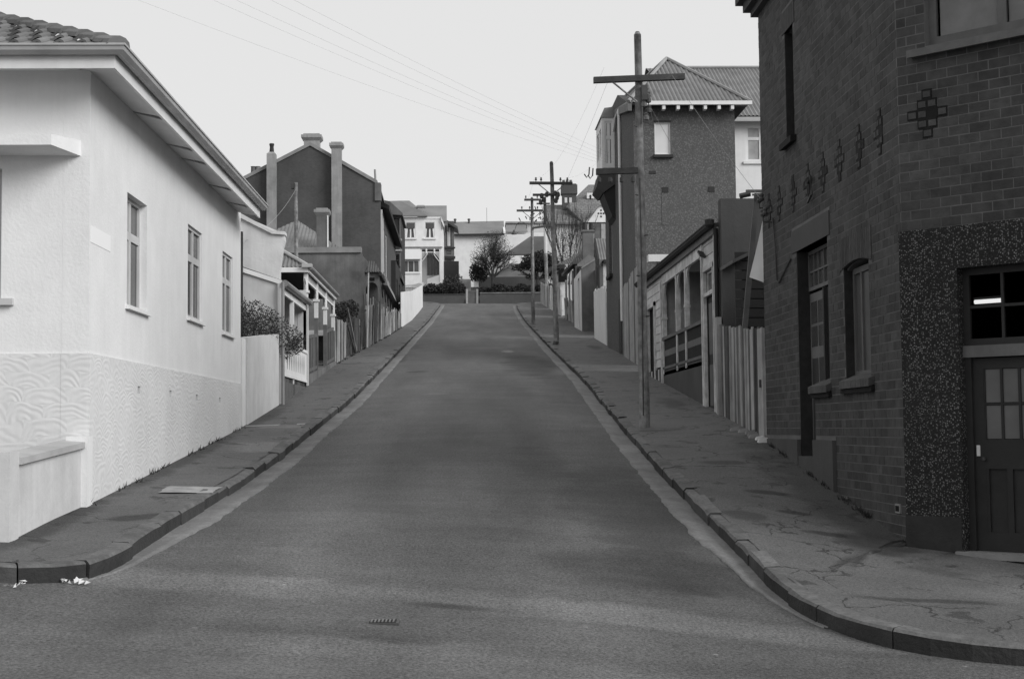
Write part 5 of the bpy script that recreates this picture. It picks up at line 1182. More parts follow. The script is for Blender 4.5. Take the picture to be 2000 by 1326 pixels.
MB().box(V, 26.9, 28.1, -.1, .14, .12, .2).build('doorstep', 'stone_coping', vc)
MB().tube([V.p(ya-.06, .0, 3.7), V.p(ya-.06, .0, .2)], .045, 8).build('downpipe', 'dark_timber', vc)
for k in range(3): MB().tube([V.p(27.7+k*.12, 0, 3.30+k*.05), V.p(27.7+k*.12, .12, 3.34+k*.05)], .03, 6).build('insulator', 'iron', vc)
# gutter and fascia
MB().box(V, ya-.05, yb, -.02, .05, zE-.16, zE-.02).build('fascia', 'mid_timber', vc)
halfgutter([(X0-.05, ya-.12, zE+.05), (X0-.05, yb+.1, zE+.05)], [(-1, 0), (-1, 0)], .06, 'gutter', 'dark_timber', vc)
b = MB(); b.slab([(X0-.06, ya-.02, zE+.04), (X0-.06, yb+.1, zE+.04), (X0+3.0, yb+.1, zE+.75), (X0+3.0, ya-.02, zE+.75)], .07); b.build('roof', 'corrugated_dark', vc)
MB().lathe((X0-.12, ya-.1, zE-.06), [(.05, 0), (.09, .06), (.09, .16), (.05, .18)], 8).build('rainwater_head', 'dark_timber', vc)
# verandah frieze, posts, brackets, balustrade
yv0, yv1 = 28.26, 34.0
MB().box(V, yv0, yv1, -.06, -.0, 3.38, 3.60).build('verandah_beam', 'worn_white', vc)
for y in (30.45, 31.75, 33.92):
    MB().box(V, y-.05, y+.05, -.10, 0, 1.25, 3.38).build('post', 'worn_white', vc)
    MB().box(V, y-.07, y+.07, -.12, .015, 2.55, 2.60).build('post_collar', 'worn_white', vc)
for y, s_ in ((28.26, 1), (30.45, 1), (30.45, -1), (31.75, 1), (31.75, -1), (33.92, -1)):
    cv = [(y+s_*(.05+.42*(1-cos(t_*pi/2/5))), 2.96+.42*sin(t_*pi/2/5)) for t_ in range(6)]
    MB().prism(V, [(y+s_*.05, 3.38)]+cv, -.07, -.03).build('bracket', 'worn_white', vc)
MB().box(V, yv0, yv1, -.09, .01, 2.05, 2.12).build('handrail', 'mid_timber', vc)
k = 0; y = yv0+.05
bal = unit_box('baluster', 'dark_timber', -.01, .01, 0, .06, 0, 1)
while y < yv1-.05: inst('baluster', bal, V.p(y, -.04, 1.40), 0, vc, (1, 1, .65)); y += .115
MB().box(V, yv0, yv1, -.055, -.025, 1.66, 1.80).box(V, yv0, yv1, -.06, 0, 1.36, 1.42).build('balustrade_band', 'mid_timber', vc)
MB().box(V, yv0, yv1, -.25, -.02, -.3, 1.37).build('base_wall', 'dark_render', vc)
IW = FW(6.0); wall(vc, IW, yv0, yv1+.2, 1.2, 3.9, 'cream_paint', [], .1)
boards(vc, IW, yv0, yv1+.2, 1.3, 3.0, 'white_paint', .21, [], 0)
MB().box(IW, yv0, yv1+.2, 0, .05, 3.02, 3.85).build('frieze', 'dark_timber', vc)
MB().bx(X0+.02, 6.0, yv0, yv1, 1.22, 1.30).build('verandah_floor', 'mid_timber', vc)
MB().bx(X0+.05, 6.0, 28.26, 28.32, 1.2, 3.7).build('end_wall', 'weatherboard_grey', vc); MB().bx(X0+.05, 6, 33.98, 34.1, 1.2, 3.7).build('end_wall', 'weatherboard_grey', vc)
# far bay
wall(vc, Fr(X0+.05, 0, pi/2, -1), yv1+.02, yb, .2, zE-.05, 'dark_timber', [(35.4, 36.6, 1.0, 3.0)], .12)
boards(vc, V, yv1+.05, yb, 1.45, zE-.14, 'weatherboard', .205, [(35.25, 36.75, .9, 3.1)], -.045)
MB().box(V, 35.25, 35.4, -.05, .02, .9, 3.1).box(V, 36.6, 36.75, -.05, .02, .9, 3.1).box(V, 35.25, 36.75, -.05, .02, 3.0, 3.12).build('door_frame', 'worn_white', vc)
MB().box(V, 35.4, 36.6, -.16, -.1, .9, 3.0).build('door', 'dark_timber', vc)
MB().box(V, yv1+.0, yv1+.12, -.05, .03, 1.0, 3.5).build('corner_board', 'worn_white', vc)
for i in range(18):
    y = yv1+.05+i*.21
    if i not in (7, 12): MB().box(V, y, y+.17, -.03, .0, H(X0, y)-.1, 1.40).build('base_board', 'raw_board_dark' if i % 3 else 'weatherboard', vc)
# fire wall against the yard
MB().bx(X0+.06, 9, ya-.32, ya-.02, -.5, US(1405, 388, 26.3)[1]).build('fire_wall', 'dark_render', vc)
MB().bx(5.35, US(1330, 0, 39)[0], 39, 39.2, 2, US(0, 513, 39)[1]).build('chimney_breast', 'dark_render', vc)
MB().bx(US(1266, 0, 39)[0], US(1332, 0, 39)[0], 38.95, 39.3, US(0, 511, 39)[1], US(0, 497, 39)[1]).build('capping', 'whitewash', vc)

ref(1230, 540)
# ================================================================== TALL BOARD FENCE beside the cottage
tf = thing('board_fence', 'tall stepped board fence of wide weathered planks behind the near telegraph pole', 'fence', (4.98, 41, 1.8))
y = 40.4; i = 0; rb = random.Random(8)
while y < 45.0:
    wdt = .30*rb.uniform(.8, 1.2); top = US(0, 531, 41)[1]+.1 if y < 42.4 else US(0, 556, 44)[1]-.0+.15*(rb.random())
    xx = lerp_tab(WR, y); MB().hexa([(xx, y, 1), (xx+.03, y, 1), (xx+.03, y+wdt-.02, 1), (xx, y+wdt-.02, 1), (xx, y, top), (xx+.03, y, top), (xx+.03, y+wdt-.02, top+.02), (xx, y+wdt-.02, top+.02)]).build('board', 'weatherboard_grey' if i % 3 else 'raw_board', tf); y += wdt; i += 1

ref(1330, 250)
# ================================================================== PEBBLE-DASHED TWO-STOREY BUILDING
pb = thing('pebbledash_building', 'tall dark pebble-dashed building with white oriel bay and corrugated hip roof', 'building', (5.15, 42.3, 2))
YP = 42.3; XW = 5.15; qp = lambda u, v: US(u, v, YP)
px = lambda u: qp(u, 0)[0]; pz_ = lambda v: qp(0, v)[1]
XR_ = px(1435)
def US2(u, v, Y): return US(u, v, Y)
uwn = (px(1278), px(1309.5), US(1293, 303, YP)[1], US(1293, 239, YP)[1])
zEv = US(1350, 206, YP)[1]
wall(pb, FY(YP), XW, XR_, 0, zEv, 'pebbledash_far', [uwn], .3)
window(pb, FY(YP), *uwn, .04, (), (), 'white_paint', 'blind', .04, .05)
MB().bx(uwn[0]-.05, uwn[1]+.06, YP-.10, YP, uwn[2]-.09, uwn[2]-.0).build('sill', 'dark_timber', pb); MB().bx(uwn[0]-.02, uwn[1]+.02, YP-.03, YP, uwn[3], uwn[3]+.05).build('window_head', 'dark_timber', pb)
for u_, v_ in ((1297, 371), (1387, 370)): MB().bx(px(u_-6), px(u_+6), YP-.02, YP, US(u_, v_+5, YP)[1], US(u_, v_-5, YP)[1]).build('air_vent', 'dark_timber', pb)
MB().bx(px(1290), px(1303), YP-.012, YP, US(1297, 440, YP)[1], US(1297, 378, YP)[1]).build('render_patch', 'pebbledash_far', pb)
SW = FW(XW); fw2 = [(45.6, 46.9, US(1203, 560, 46.5)[1]+.2, US(1203, 440, 46.5)[1])]
fw2 = [(48.9, 49.9, US(1203, 535, 49)[1], US(1203, 425, 49)[1])]
wall(pb, SW, YP+.3, 51.0, 0, zEv, 'pebbledash_far', fw2, .3)
MB().prism(SW, [(YP+.1, zEv), (51.0, zEv), (51.0, zEv+1.3), (46.5, zEv+1.3)], -.25, 0).build('gable', 'pebbledash_far', pb)
window(pb, SW, *fw2[0], .10, ((fw2[0][0]+fw2[0][1])/2,), (), 'white_paint', 'window_glass_pale', .08, .08, (.1, .12, .12), 'dark_timber')
MB().bx(XR_-.3, XR_, YP+.3, 46, 2, zEv).build('wall', 'pebbledash_far', pb)
# roof
A = US(1302, 116, 46.2); Zg = US(1350, 200, YP-.35)[1]
xl_, xr_ = XW-.18, US(1466, 200, YP-.35)[0]; Yr = YP-.35
b = MB(); ap = (A[0], 46.2, A[1])
b.corr([(xl_, Yr, Zg), (xr_, Yr, Zg), ap], .13, .022)
b.build('roof', 'corrugated_iron', pb)
B2 = US(1187, 222, 50.6); b = MB()
b.slab([(xl_, Yr, Zg), ap, (B2[0], 50.6, B2[1])], .08).slab([ap, (A[0]+1.2, 50.8, A[1]-.4), (B2[0], 50.6, B2[1])], .08); b.build('roof', 'slate_roof', pb)
MB().corr([(xr_, Yr, Zg), (xr_, 49.5, Zg), (A[0], 49.5, A[1]), ap], .13, .02).build('roof', 'corrugated_iron', pb)
for p, q in (((xr_, Yr, Zg+.03), (A[0], 46.2, A[1]+.03)), ((xl_, Yr, Zg+.03), (A[0], 46.2, A[1]+.03)), ((B2[0], 50.6, B2[1]+.03), (A[0], 46.2, A[1]+.03))): MB().tube([p, q], .06, 6).build('hip_flashing', 'gutter_metal', pb)
MB().hexa([(B2[0]-.02, 50.6, B2[1]-.2), (xl_-.02, Yr, Zg-.25), (xl_+.1, Yr, Zg-.25), (B2[0]+.1, 50.6, B2[1]-.2), (B2[0]-.02, 50.6, B2[1]), (xl_-.02, Yr, Zg-.03), (xl_+.1, Yr, Zg-.03), (B2[0]+.1, 50.6, B2[1])]).build('barge_board', 'mid_timber', pb)
MB().bx(US(1262, 0, Yr)[0], xr_+.03, Yr-.10, Yr, Zg-.09, Zg+.02).build('gutter', 'white_paint', pb)
MB().slab([(xl_+.1, Yr+.02, Zg-.03), (xr_-.05, Yr+.02, Zg-.03), (xr_-.05, YP, Zg-.03), (xl_+.1, YP, Zg-.03)], .03).build('soffit', 'dark_timber', pb)
for u_ in (1268, 1297, 1325, 1351, 1378, 1405, 1431):
    x = US(u_, 0, Yr)[0]; MB().bx(x-.045, x+.045, Yr-.06, Yr+.2, Zg-.22, Zg-.06).build('rafter_end', 'white_paint', pb)
MB().tube([(XW-.06, 45.6, US(1222, 214, 45.6)[1]), (XW-.06, 45.6, 3.4)], .05, 8).tube([(XW-.06, 45.6, US(1222, 214, 45.6)[1]), (XW-.06, 46.6, US(1222, 214, 45.6)[1]-.02), (XW-.06, 47.3, US(1222, 214, 45.6)[1]-.35)], .045, 6).build('downpipe', 'white_paint', pb)
ref(1188, 300)
# oriel bay on the street side
yn, yf = 47.6, 49.6; xb_ = US(1176, 0, yn)[0]; zb0, zb1, zb2 = US(1190, 328, yn)[1], US(1190, 230, yn)[1], US(1190, 221, yn)[1]-.0
Fb = FY(yn); ow = (xb_+.10, XW-.06, zb0+.1, zb1-.12)
wall(pb, Fb, xb_, XW, zb0, zb1, 'white_paint', [ow], .10, name='bay_wall')
window(pb, Fb, *ow, .03, (), (ow[3]-.55,), 'white_paint', 'window_glass_grey', .06, .12, curtain=[(ow[0]+.08, ow[0]+.18)])
Fs = Fr(xb_, 0, pi/2, -1); wall(pb, Fs, yn+.1, yf, zb0, zb1, 'white_paint', [(yn+.3, yn+.9, zb0+.5, zb1-.3), (yn+1.1, yf-.2, zb0+.5, zb1-.3)], .10, name='bay_wall')
for a0, a1 in ((yn+.3, yn+.9), (yn+1.1, yf-.2)): window(pb, Fs, a0, a1, zb0+.5, zb1-.3, .03, (), (zb1-.8,), 'white_paint', 'window_glass', .05)
MB().hexa([(xb_-.05, yn-.05, zb1), (XW, yn-.05, zb1), (XW, yf+.05, zb1), (xb_-.05, yf+.05, zb1), (xb_+.1, yn+.05, zb1+.34), (XW, yn+.05, zb1+.38), (XW, yf, zb1+.38), (xb_+.1, yf, zb1+.34)]).build('bay_roof', 'corrugated_iron', pb)
c0, c1 = US(1172, 336, yn), US(1165, 366, yn); c2 = US(1174, 378, yn); c3 = US(1208, 360, yn); c4 = US(1208, 338, yn)
MB().prism(FY(yn-.05), [(c0[0], c0[1]), (XW, c4[1]), (XW, c3[1]), (c2[0]+.05, c2[1]), (c1[0], c1[1])], -1.7, 0).build('hood', 'dark_render', pb)
MB().prism(Fb, [(c2[0]+.08, c2[1]), (XW, c3[1]), (XW, US(0, 430, yn)[1]), (XW-.12, US(0, 422, yn)[1])], -1.4, .0).build('corbel', 'dark_timber', pb)
ref(1465, 250)
# white wing behind
wwn = (US(1456, 0, 46)[0], US(1487, 0, 46)[0], US(1470, 316, 46)[1], US(1470, 246, 46)[1])
wall(pb, FY(46), XR_-.2, 13, 2, US(1460, 236, 46)[1], 'white_paint', [wwn], .3)
window(pb, FY(46), *wwn, .03, (), (wwn[3]-.42,), 'white_paint', 'window_glass_pale', .08, .10, (.1, .06, .08))
MB().bx(XR_-.1, 13, 45.6, 45.7, US(0, 238, 45.7)[1], US(0, 230, 45.7)[1]).build('gutter', 'gutter_pale', pb)
zq = US(1500, 226, 45.6)[1]; zr = US(1420, 134, 50)[1]
MB().corr([(XR_-.6, 45.6, zq), (13, 45.6, zq), (13, 50, zr), (A[0]-.2, 50, zr)], .13, .022).build('roof', 'corrugated_iron', pb)
MB().tube([(US(1340, 0, 50)[0], 50, zr+.02), (13, 50, zr+.02)], .07, 6).build('ridge_cap', 'gutter_metal', pb)
MB().slab([(A[0]-.2, 50, zr), (13, 50, zr), (13, 54, zr-1.8), (A[0]-.2, 54, zr-1.8)], .05).build('roof', 'slate_roof', pb)
# low entrance opening on the street side
MB().box(SW, 46.2, 47.0, 0, .02, 2.4, 4.2).build('side_door', 'dark_timber', pb)

ref(1180, 520)
# ================================================================== beyond: white fence, shed, cottages on the right
f = thing('painted_fence', 'bright white painted close-boarded fence with broken grey end on the right', 'fence', (5.3, 52, 3)); y = 51.2; i = 0; rb = random.Random(5)
while y < 57.6:
    wdt = .3; xx = lerp_tab(WR, y)+.05; top = 5.1+(y-51.2)*.07+rb.uniform(-.05, .05)-(.25 if y < 52.3 else 0)
    MB().hexa([(xx, y, 2.4), (xx+.03, y, 2.4), (xx+.03, y+wdt-.008, 2.4), (xx, y+wdt-.008, 2.4), (xx, y, top), (xx+.03, y, top), (xx+.03, y+wdt-.008, top), (xx, y+wdt-.008, top)]).build('board', 'white_paint' if y > 52.3 else 'worn_white', f); y += wdt; i += 1
MB().bx(5.3, 5.32, 57.55, 57.7, 3, 5.5).build('post', 'white_paint', f)
sd = thing('iron_roofed_shed', 'narrow pale shed with steep corrugated roof behind the bright white fence', 'shed', (5.6, 60, 4)); s6 = lambda u, v: US(u, v, 60)
e0 = s6(1172, 508); e1 = s6(1250, 508); r0 = US(1164, 465, 61.2); 
MB().corr([(e0[0]-.06, 59.8, e0[1]), (e1[0], 59.8, e0[1]), (e1[0], 61.4, r0[1]), (e0[0]-.12, 61.4, r0[1])], .11, .02).build('roof', 'corrugated_iron', sd)
MB().hexa([(e0[0]-.12, 59.8, e0[1]-1.2), (e0[0]-.05, 59.8, e0[1]-1.2), (e0[0]-.05, 61.4, r0[1]-.6), (e0[0]-.12, 61.4, r0[1]-.6), (e0[0]-.12, 59.8, e0[1]+.02), (e0[0]-.05, 59.8, e0[1]+.02), (e0[0]-.05, 61.4, r0[1]+.02), (e0[0]-.12, 61.4, r0[1]+.02)]).build('barge_board', 'dark_timber', sd)
wall(sd, FY(60), s6(1178, 0)[0], e1[0], 3, e0[1]-.1, 'worn_white', [], .2)
wall(sd, Fr(s6(1178, 0)[0], 0, pi/2, -1), 60.2, 64, 3, e0[1], 'mid_timber', [], .2)
MB().bx(s6(1163, 0)[0], s6(1178, 0)[0], 60.0, 60.1, 3, s6(0, 520)[1]).build('end_board', 'mid_timber', sd)
MB().bx(s6(1178, 0)[0], e1[0], 59.8, 60, s6(0, 515)[1], s6(0, 508)[1]).build('eaves', 'dark_timber', sd)
MB().bx(s6(1177, 0)[0], e1[0], 58.6, 58.7, s6(0, 577)[1], s6(0, 570)[1]).build('lean_to_edge', 'dark_timber', sd)
ref(1150, 510)
c5 = thing('rendered_cottage', 'cottage with stained grey rendered end wall and white front beside the shed', 'cottage', (5.6, 64, 5)); s7 = lambda u, v: US(u, v, 64)
x0_ = s7(1136, 0)[0]
MB().prism(FY(64), [(x0_, 3), (9, 3), (9, s7(1164, 470)[1]), s7(1164, 506), s7(1136, 524)], -.3, 0).build('end_wall', 'grey_render', c5)
b = MB().prism(FY(63.97), [s7(1135.5, 525), s7(1165, 506.5), s7(1165, 503.5), s7(1135.5, 522)], -.3, 0); b.build('coping', 'stone_coping', c5)
wall(c5, Fr(x0_, 0, pi/2, -1), 64.3, 68.6, 3, s7(0, 524)[1], 'white_paint', [(65.4, 66.4, 4.6, 6.9)], .2)
MB().box(Fr(x0_, 0, pi/2, -1), 65.4, 66.4, -.15, -.08, 4.2, 6.9).build('door', 'cream_paint', c5)
b = MB(); b.corr([(s7(1135, 0)[0]-.1, 68.8, US(0, 516, 68.8)[1]), (s7(1250, 0)[0], 68.8, US(0, 516, 68.8)[1]), (US(1210, 0, 71)[0], 71, US(0, 470, 71)[1]), (US(1140, 0, 71)[0], 71, US(0, 497, 71)[1])], .12, .02); b.build('roof', 'corrugated_dark', c5)
MB().prism(FY(67), [US(1128, 520, 67), US(1170, 520, 67), US(1170, 508, 67), US(1150, 497, 67), US(1128, 516, 67)], -1, 0).build('rear_wall', 'grey_render', c5)
chimney(c5, US(1139, 0, 68)[0], US(1160, 0, 68)[0], 68, .55, 6, US(0, 455, 68)[1], US(0, 449, 68)[1], 'chimney_dark', .05)
for u_ in (1144, 1157): MB().lathe((US(u_, 0, 68)[0], 68.3, US(0, 450, 68)[1]), [(.13, 0), (.10, .40), (.12, .42), (.08, .42)], 8).build('chimney_pot', 'dark_timber', c5)
ref(1125, 510)
c6 = thing('boarded_cottage', 'narrow dark verandah cottage with hipped iron roof farther up on the right', 'cottage', (5.8, 74, 6)); s8 = lambda u, v: US(u, v, 74)
b = MB(); b.corr([(s8(1090, 0)[0], 74, s8(0, 517)[1]), (s8(1150, 0)[0], 74, s8(0, 513)[1]), (US(1146, 0, 78)[0], 78, US(0, 486, 78)[1])], .13, .02)
b.slab([(s8(1088, 0)[0]-.1, 74, s8(0, 518)[1]), (US(1146, 0, 78)[0], 78, US(0, 486, 78)[1]), (US(1088, 0, 84)[0], 84, US(0, 520, 84)[1])], .08); b.build('roof', 'corrugated_dark', c6)
MB().bx(s8(1118, 0)[0], s8(1152, 0)[0], 73.7, 74, s8(0, 519)[1], s8(0, 514)[1]).build('eaves', 'dark_timber', c6)
MB().bx(s8(1120, 0)[0], s8(1150, 0)[0], 74, 74.2, 4, s8(0, 519)[1]).build('end_wall', 'mid_timber', c6)
W6 = Fr(s8(1120, 0)[0], 0, pi/2, -1)
for y in (69.6, 72, 74.4, 76.8, 79.2): MB().box(FW(5.7), y, y+.13, -.1, 0, 4.8, 8.2).build('post', 'cream_paint' if y > 72 else 'weatherboard_grey', c6)
MB().hexa([FW(5.55).p(69.4, 0, 8.15), FW(5.55).p(80, 0, 8.5), FW(5.9).p(80, 0, 8.6), FW(5.9).p(69.4, 0, 8.3), FW(5.55).p(69.4, 0, 8.3), FW(5.55).p(80, 0, 8.65), FW(6.4).p(80, 0, 9.2), FW(6.4).p(69.4, 0, 8.9)]).build('verandah_roof', 'corrugated_dark', c6)
wall(c6, FW(6.3), 69, 81, 4, 8.6, 'dark_timber', [(71, 72, 5.4, 7.2), (75, 76, 5.8, 7.6)], .2)
for a, z in ((71, 5.4), (75, 5.8)): window(c6, FW(6.3), a, a+1, z, z+1.8, .05, (), (z+.9,), 'white_paint')
paling_fence('paling_fence', 'pale leaning palings in front of the narrow dark verandah cottage', [(5.72, 68.8), (5.75, 80.5)], .14, .02, ['raw_board', 'weatherboard_grey', 'raw_board_dark'], lambda p: H(p.x, p.y)+1.15, gH, .08, .08, -1, 'pale fences far up on the right', seed=14, miss=.1)
ref(1100, 540)
c7 = thing('gabled_cottage', 'last small pale cottage on the right behind the second telegraph pole', 'cottage', (5.8, 84, 7)); s9 = lambda u, v: US(u, v, 84)
wall(c7, FY(84), 5.75, 9, 5, s9(0, 556)[1], 'cream_paint', [], .2)
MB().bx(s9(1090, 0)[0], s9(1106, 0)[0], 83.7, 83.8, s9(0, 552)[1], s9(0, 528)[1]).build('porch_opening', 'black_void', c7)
MB().slab([(s9(1090, 0)[0], 84.2, s9(0, 527)[1]), (s9(1140, 0)[0], 84.2, s9(0, 515)[1]), (s9(1140, 0)[0], 90, s9(0, 500)[1]), (s9(1090, 0)[0], 90, s9(0, 515)[1])], .08).build('roof', 'slate_roof', c7)
wall(c7, FW(5.8), 84.2, 90, 5, 9.6, 'weatherboard_grey', [], .2)
MB().prism(FW(5.5), [(84, 9.4), (92, 10.0), (92, 10.25), (84, 9.7)], -.5, 0).build('eaves', 'dark_timber', c7)
paling_fence('paling_fence', 'whitish close palings at the gabled cottage up the hill on the right', [(5.76, 83), (5.7, 93)], .17, .01, ['worn_white', 'whitewash', 'weatherboard_grey'], lambda p: H(p.x, p.y)+1.55, gH, .03, .05, -1, 'pale fences far up on the right', seed=15)
paling_fence('paling_fence', 'last grey paling fence on the right just below the top corner', [(5.68, 94), (5.6, 103)], .17, .02, ['raw_board', 'weatherboard_grey'], lambda p: H(p.x, p.y)+1.5, gH, .03, .08, -1, 'pale fences far up on the right', seed=16)

ref(1130, 400)
# ================================================================== BIG TILE-ROOFED HOUSE
bt_ = thing('tiled_villa', 'large villa with sweeping tiled roof, dormer and white gable above the right-hand cottages', 'house', (9, 122, 12)); YV = 122; t_ = lambda u, v: US(u, v, YV)
vx_ = lambda u: t_(u, 0)[0]; vz = lambda v: US(1130, v, YV)[1]
wall(bt_, FY(YV), vx_(1062), vx_(1240), 11, vz(437), 'whitewash', [], .3)
b = MB(); b.slab([(vx_(1060), YV-.4, vz(438)), (vx_(1142), YV-.4, vz(438)), (US(1140, 0, 126)[0], 126, US(1130, 400, 126)[1]), (US(1066, 0, 126)[0], 126, US(1130, 400, 126)[1])], .1)
b.slab([(US(1105, 0, 124)[0], 123.6, US(1130, 405, 124)[1]), (US(1240, 0, 124)[0], 123.6, US(1130, 405, 124)[1]), (US(1240, 0, 129)[0], 129, US(1130, 361, 129)[1]), (US(1150, 0, 129)[0], 129, US(1130, 361, 129)[1])], .1)
b.slab([(vx_(1140), YV-.35, vz(437)), (vx_(1240), YV-.35, vz(437)), (US(1240, 0, 124)[0], 123.7, US(1130, 403, 124)[1]), (US(1105, 0, 124)[0], 123.7, US(1130, 403, 124)[1])], .1)
b.build('roof', 'tile_courses' if 'tile_courses' in MATS else 'clay_tile', bt_)
gz = [US(1138, 438, YV-.8), US(1156, 422, YV-.8), US(1168, 406, YV-.8), US(1176, 401, YV-.8), US(1192, 412, YV-.8), US(1215, 437, YV-.8)]
MB().prism(FY(YV-.8), [(gz[0][0], vz(437))]+gz[1:-1]+[(gz[-1][0], vz(437))], -.8, 0).build('gable', 'white_paint', bt_)
b = MB()
for p, q in zip(gz, gz[1:]): b.prism(FY(YV-.8), [p, q, (q[0], q[1]+.13), (p[0], p[1]+.13)], -1.2, .15)
b.build('barge_tiles', 'clay_tile', bt_)
for du, dv in ((0, -6), (0, 6), (-5, 0), (5, 0), (0, 0)):
    c_ = US(1174+du, 417+dv, YV-.82); MB().box(FY(YV-.8), c_[0]-.07, c_[0]+.07, 0, .02, c_[1]-.07, c_[1]+.07).build('gable_vent', 'dark_timber', bt_)
wall(bt_, FY(YV-.7), vx_(1140), vx_(1240), 11, vz(437), 'mid_timber', [], .2)
for u0, u1 in ((1141, 1148), (1152, 1158), (1172, 1180)): MB().bx(vx_(u0), vx_(u1), YV-.76, YV-.7, 12, vz(440)).build('mullion', 'weatherboard_grey', bt_)
MB().bx(vx_(1062), vx_(1144), YV-.45, YV-.35, vz(440), vz(436.5)).build('gutter', 'mid_timber', bt_)
d0 = US(1145, 380, 126)
ww_ = MB().bx(d0[0], US(1158.5, 0, 126)[0], 125.2, 127, US(0, 391, 126)[1], US(0, 380, 126)[1]).build('dormer', 'white_paint', bt_)
MB().bx(US(1150.5, 0, 126)[0], US(1153.5, 0, 126)[0], 125.15, 125.2, US(0, 391, 126)[1], US(0, 384, 126)[1]).build('pane', 'window_glass', ww_)
c_ = chimney(bt_, US(1099, 0, 124.6)[0], US(1126, 0, 124.6)[0], 124.6, 1.0, 16, US(1112, 379, 124.6)[1], US(1112, 359, 124.6)[1], 'brick_far', .06, 0)
MB().bx(US(1097, 0, 124.6)[0], US(1128, 0, 124.6)[0], 124.5, 125.7, US(1112, 379, 124.6)[1], US(1112, 361, 124.6)[1]).build('chimney_head', 'brick_far', bt_)
for u_ in (1102, 1109, 1116): MB().lathe((US(u_, 0, 124.6)[0], 125, US(1112, 361, 124.6)[1]), [(.13, 0), (.12, .45), (.15, .47), (.1, .47)], 8).build('chimney_pot', 'clay_tile', c_)
for u0, u1 in ((1103, 1108), (1112, 1117)): MB().bx(US(u0, 0, 124.5)[0], US(u1, 0, 124.5)[0], 124.55, 124.6, US(1112, 396, 124.5)[1], US(1112, 386, 124.5)[1]).build('chimney_panel', 'whitewash', bt_)

ref(1075, 380)
# ================================================================== TELEGRAPH POLES
def pole(label, x, y, ztop, r, lean, arms, seed=0, m='pole_wood', paint=False):
    zb = H(x, y) if y < 113 else 10; t = thing('telegraph_pole', label, 'pole', (x, y, zb), 'wooden telegraph poles up the right-hand kerb')
    b = MB(); ps = [(x+lean*(1-k/8.)+.006*sin(k*2), y, zb-.3+(ztop-zb+.3)*k/8.) for k in range(9)]; ps += [(ps[-1][0], y, ztop+.05)]
    b.tube(ps[:-1], r, 14, r*.66); b.tube([ps[-2], ps[-1]], r*.64, 14, r*.35); b.build('pole', m, t, smooth=True)
    if paint: MB().tube([(x+lean*.5, y, zb-.1), (x+lean*.95, y, zb+.12)], r*1.25, 10, r*1.05).build('base_collar', 'iron', t)
    for (a0, a1, z, dy, tilt, n_ins, brace) in arms:
        F = FY(y-dy); ca = MB().hexa([(a0, y-dy-.05, z-.05-tilt), (a1, y-dy-.05, z-.05+tilt), (a1, y-dy+.05, z-.05+tilt), (a0, y-dy+.05, z-.05-tilt), (a0, y-dy-.05, z+.05-tilt), (a1, y-dy-.05, z+.05+tilt), (a1, y-dy+.05, z+.05+tilt), (a0, y-dy+.05, z+.05-tilt)]).build('crossarm', 'crossarm_wood', t)
        for f_ in n_ins:
            xx = a0+(a1-a0)*f_; zz = z-tilt+2*tilt*f_; s_ = 1 if f_*100 % 2 < 1 else -1
            MB().lathe((xx, y-dy, zz+.05), [(.012, 0), (.012, .05), (.04, .05), (.045, .09), (.028, .11), (.038, .14), (.02, .17)], 8).build('insulator', 'porcelain', ca)
        if brace:
            for s_ in brace: MB().tube([(x+s_*.50, y-dy-.02, z-.04), (x+s_*.04, y-dy-.02, z-.42)], .018, 5).build('brace', 'pole_wood', t)
    return t
ref(1245, 300)
x1, y1 = 3.10, 24.6; T1 = US(1243, 68, y1); z_a = US(1245, 157, y1)[1]; a_l, a_r = US(1158, 161, y1)[0], US(1335, 153, y1)[0]
z_b = US(1200, 337, y1)[1]; b_l, b_r = US(1163, 337, y1)[0], US(1244, 337, y1)[0]
xt = T1[0]+.02; p1_ = pole('nearest and tallest telegraph pole with bare top and two crossarms by the right kerb', xt, y1, T1[1], .094, US(1259, 835, y1)[0]-xt, [(a_l, a_r, z_a, .12, .03, (), (-1,)), (b_l, b_r, z_b, .12, .01, (), ())], paint=False)
b = MB()
for k, (u_, v_) in enumerate(((1262, 178), (1266, 192), (1258, 200), (1267, 212), (1262, 226), (1265, 185))):
    c_ = US(u_, v_, y1-.12); MB().lathe((c_[0], y1-.14, c_[1]-.05), [(.02, -.04), (.045, -.03), (.05, .03), (.03, .05), (.045, .08), (.02, .1)], 8).build('insulator', 'iron' if k % 2 else 'porcelain', p1_)
for zz_ in (1.9, 2.6, 3.3, 4.0, 5.2): MB().tube([(xt+.05*(1 if zz_*10 % 2 else -1), y1-.1, zz_), (xt+.10*(1 if zz_*10 % 2 else -1), y1-.17, zz_)], .012, 5).build('step_bolt', 'iron', p1_)
MB().tube([(xt-.02, y1-.103, .2), (xt-.01, y1-.10, 2.2), (xt-.015, y1-.09, 4.3)], .010, 4).build('earth_wire', 'iron', p1_)
c_ = US(1258, 182, y1-.1); MB().bx(c_[0]-.05, c_[0]+.05, y1-.2, y1-.08, c_[1]-.14, c_[1]+.12).build('fuse_box', 'iron', p1_)
c_ = US(1262, 205, y1-.1); MB().tube([(c_[0], y1-.14, c_[1]), (c_[0]-.06, y1-.13, c_[1]-.3), (c_[0]+.12, y1-.13, c_[1]-.38), (c_[0]+.02, y1-.13, c_[1]+.1)], .008, 4).build('jumper_wire', 'iron', p1_)
for u_, v_ in ((1155, 340), (1148, 338)):
    c_ = US(u_, v_, y1-.12); MB().tube([(c_[0]+.03, y1-.12, c_[1]+.10), (c_[0]+.02, y1-.12, c_[1]-.03), (c_[0]-.02, y1-.12, c_[1]-.08), (c_[0]-.06, y1-.12, c_[1]-.02)], .012, 5).build('hook', 'iron', p1_)
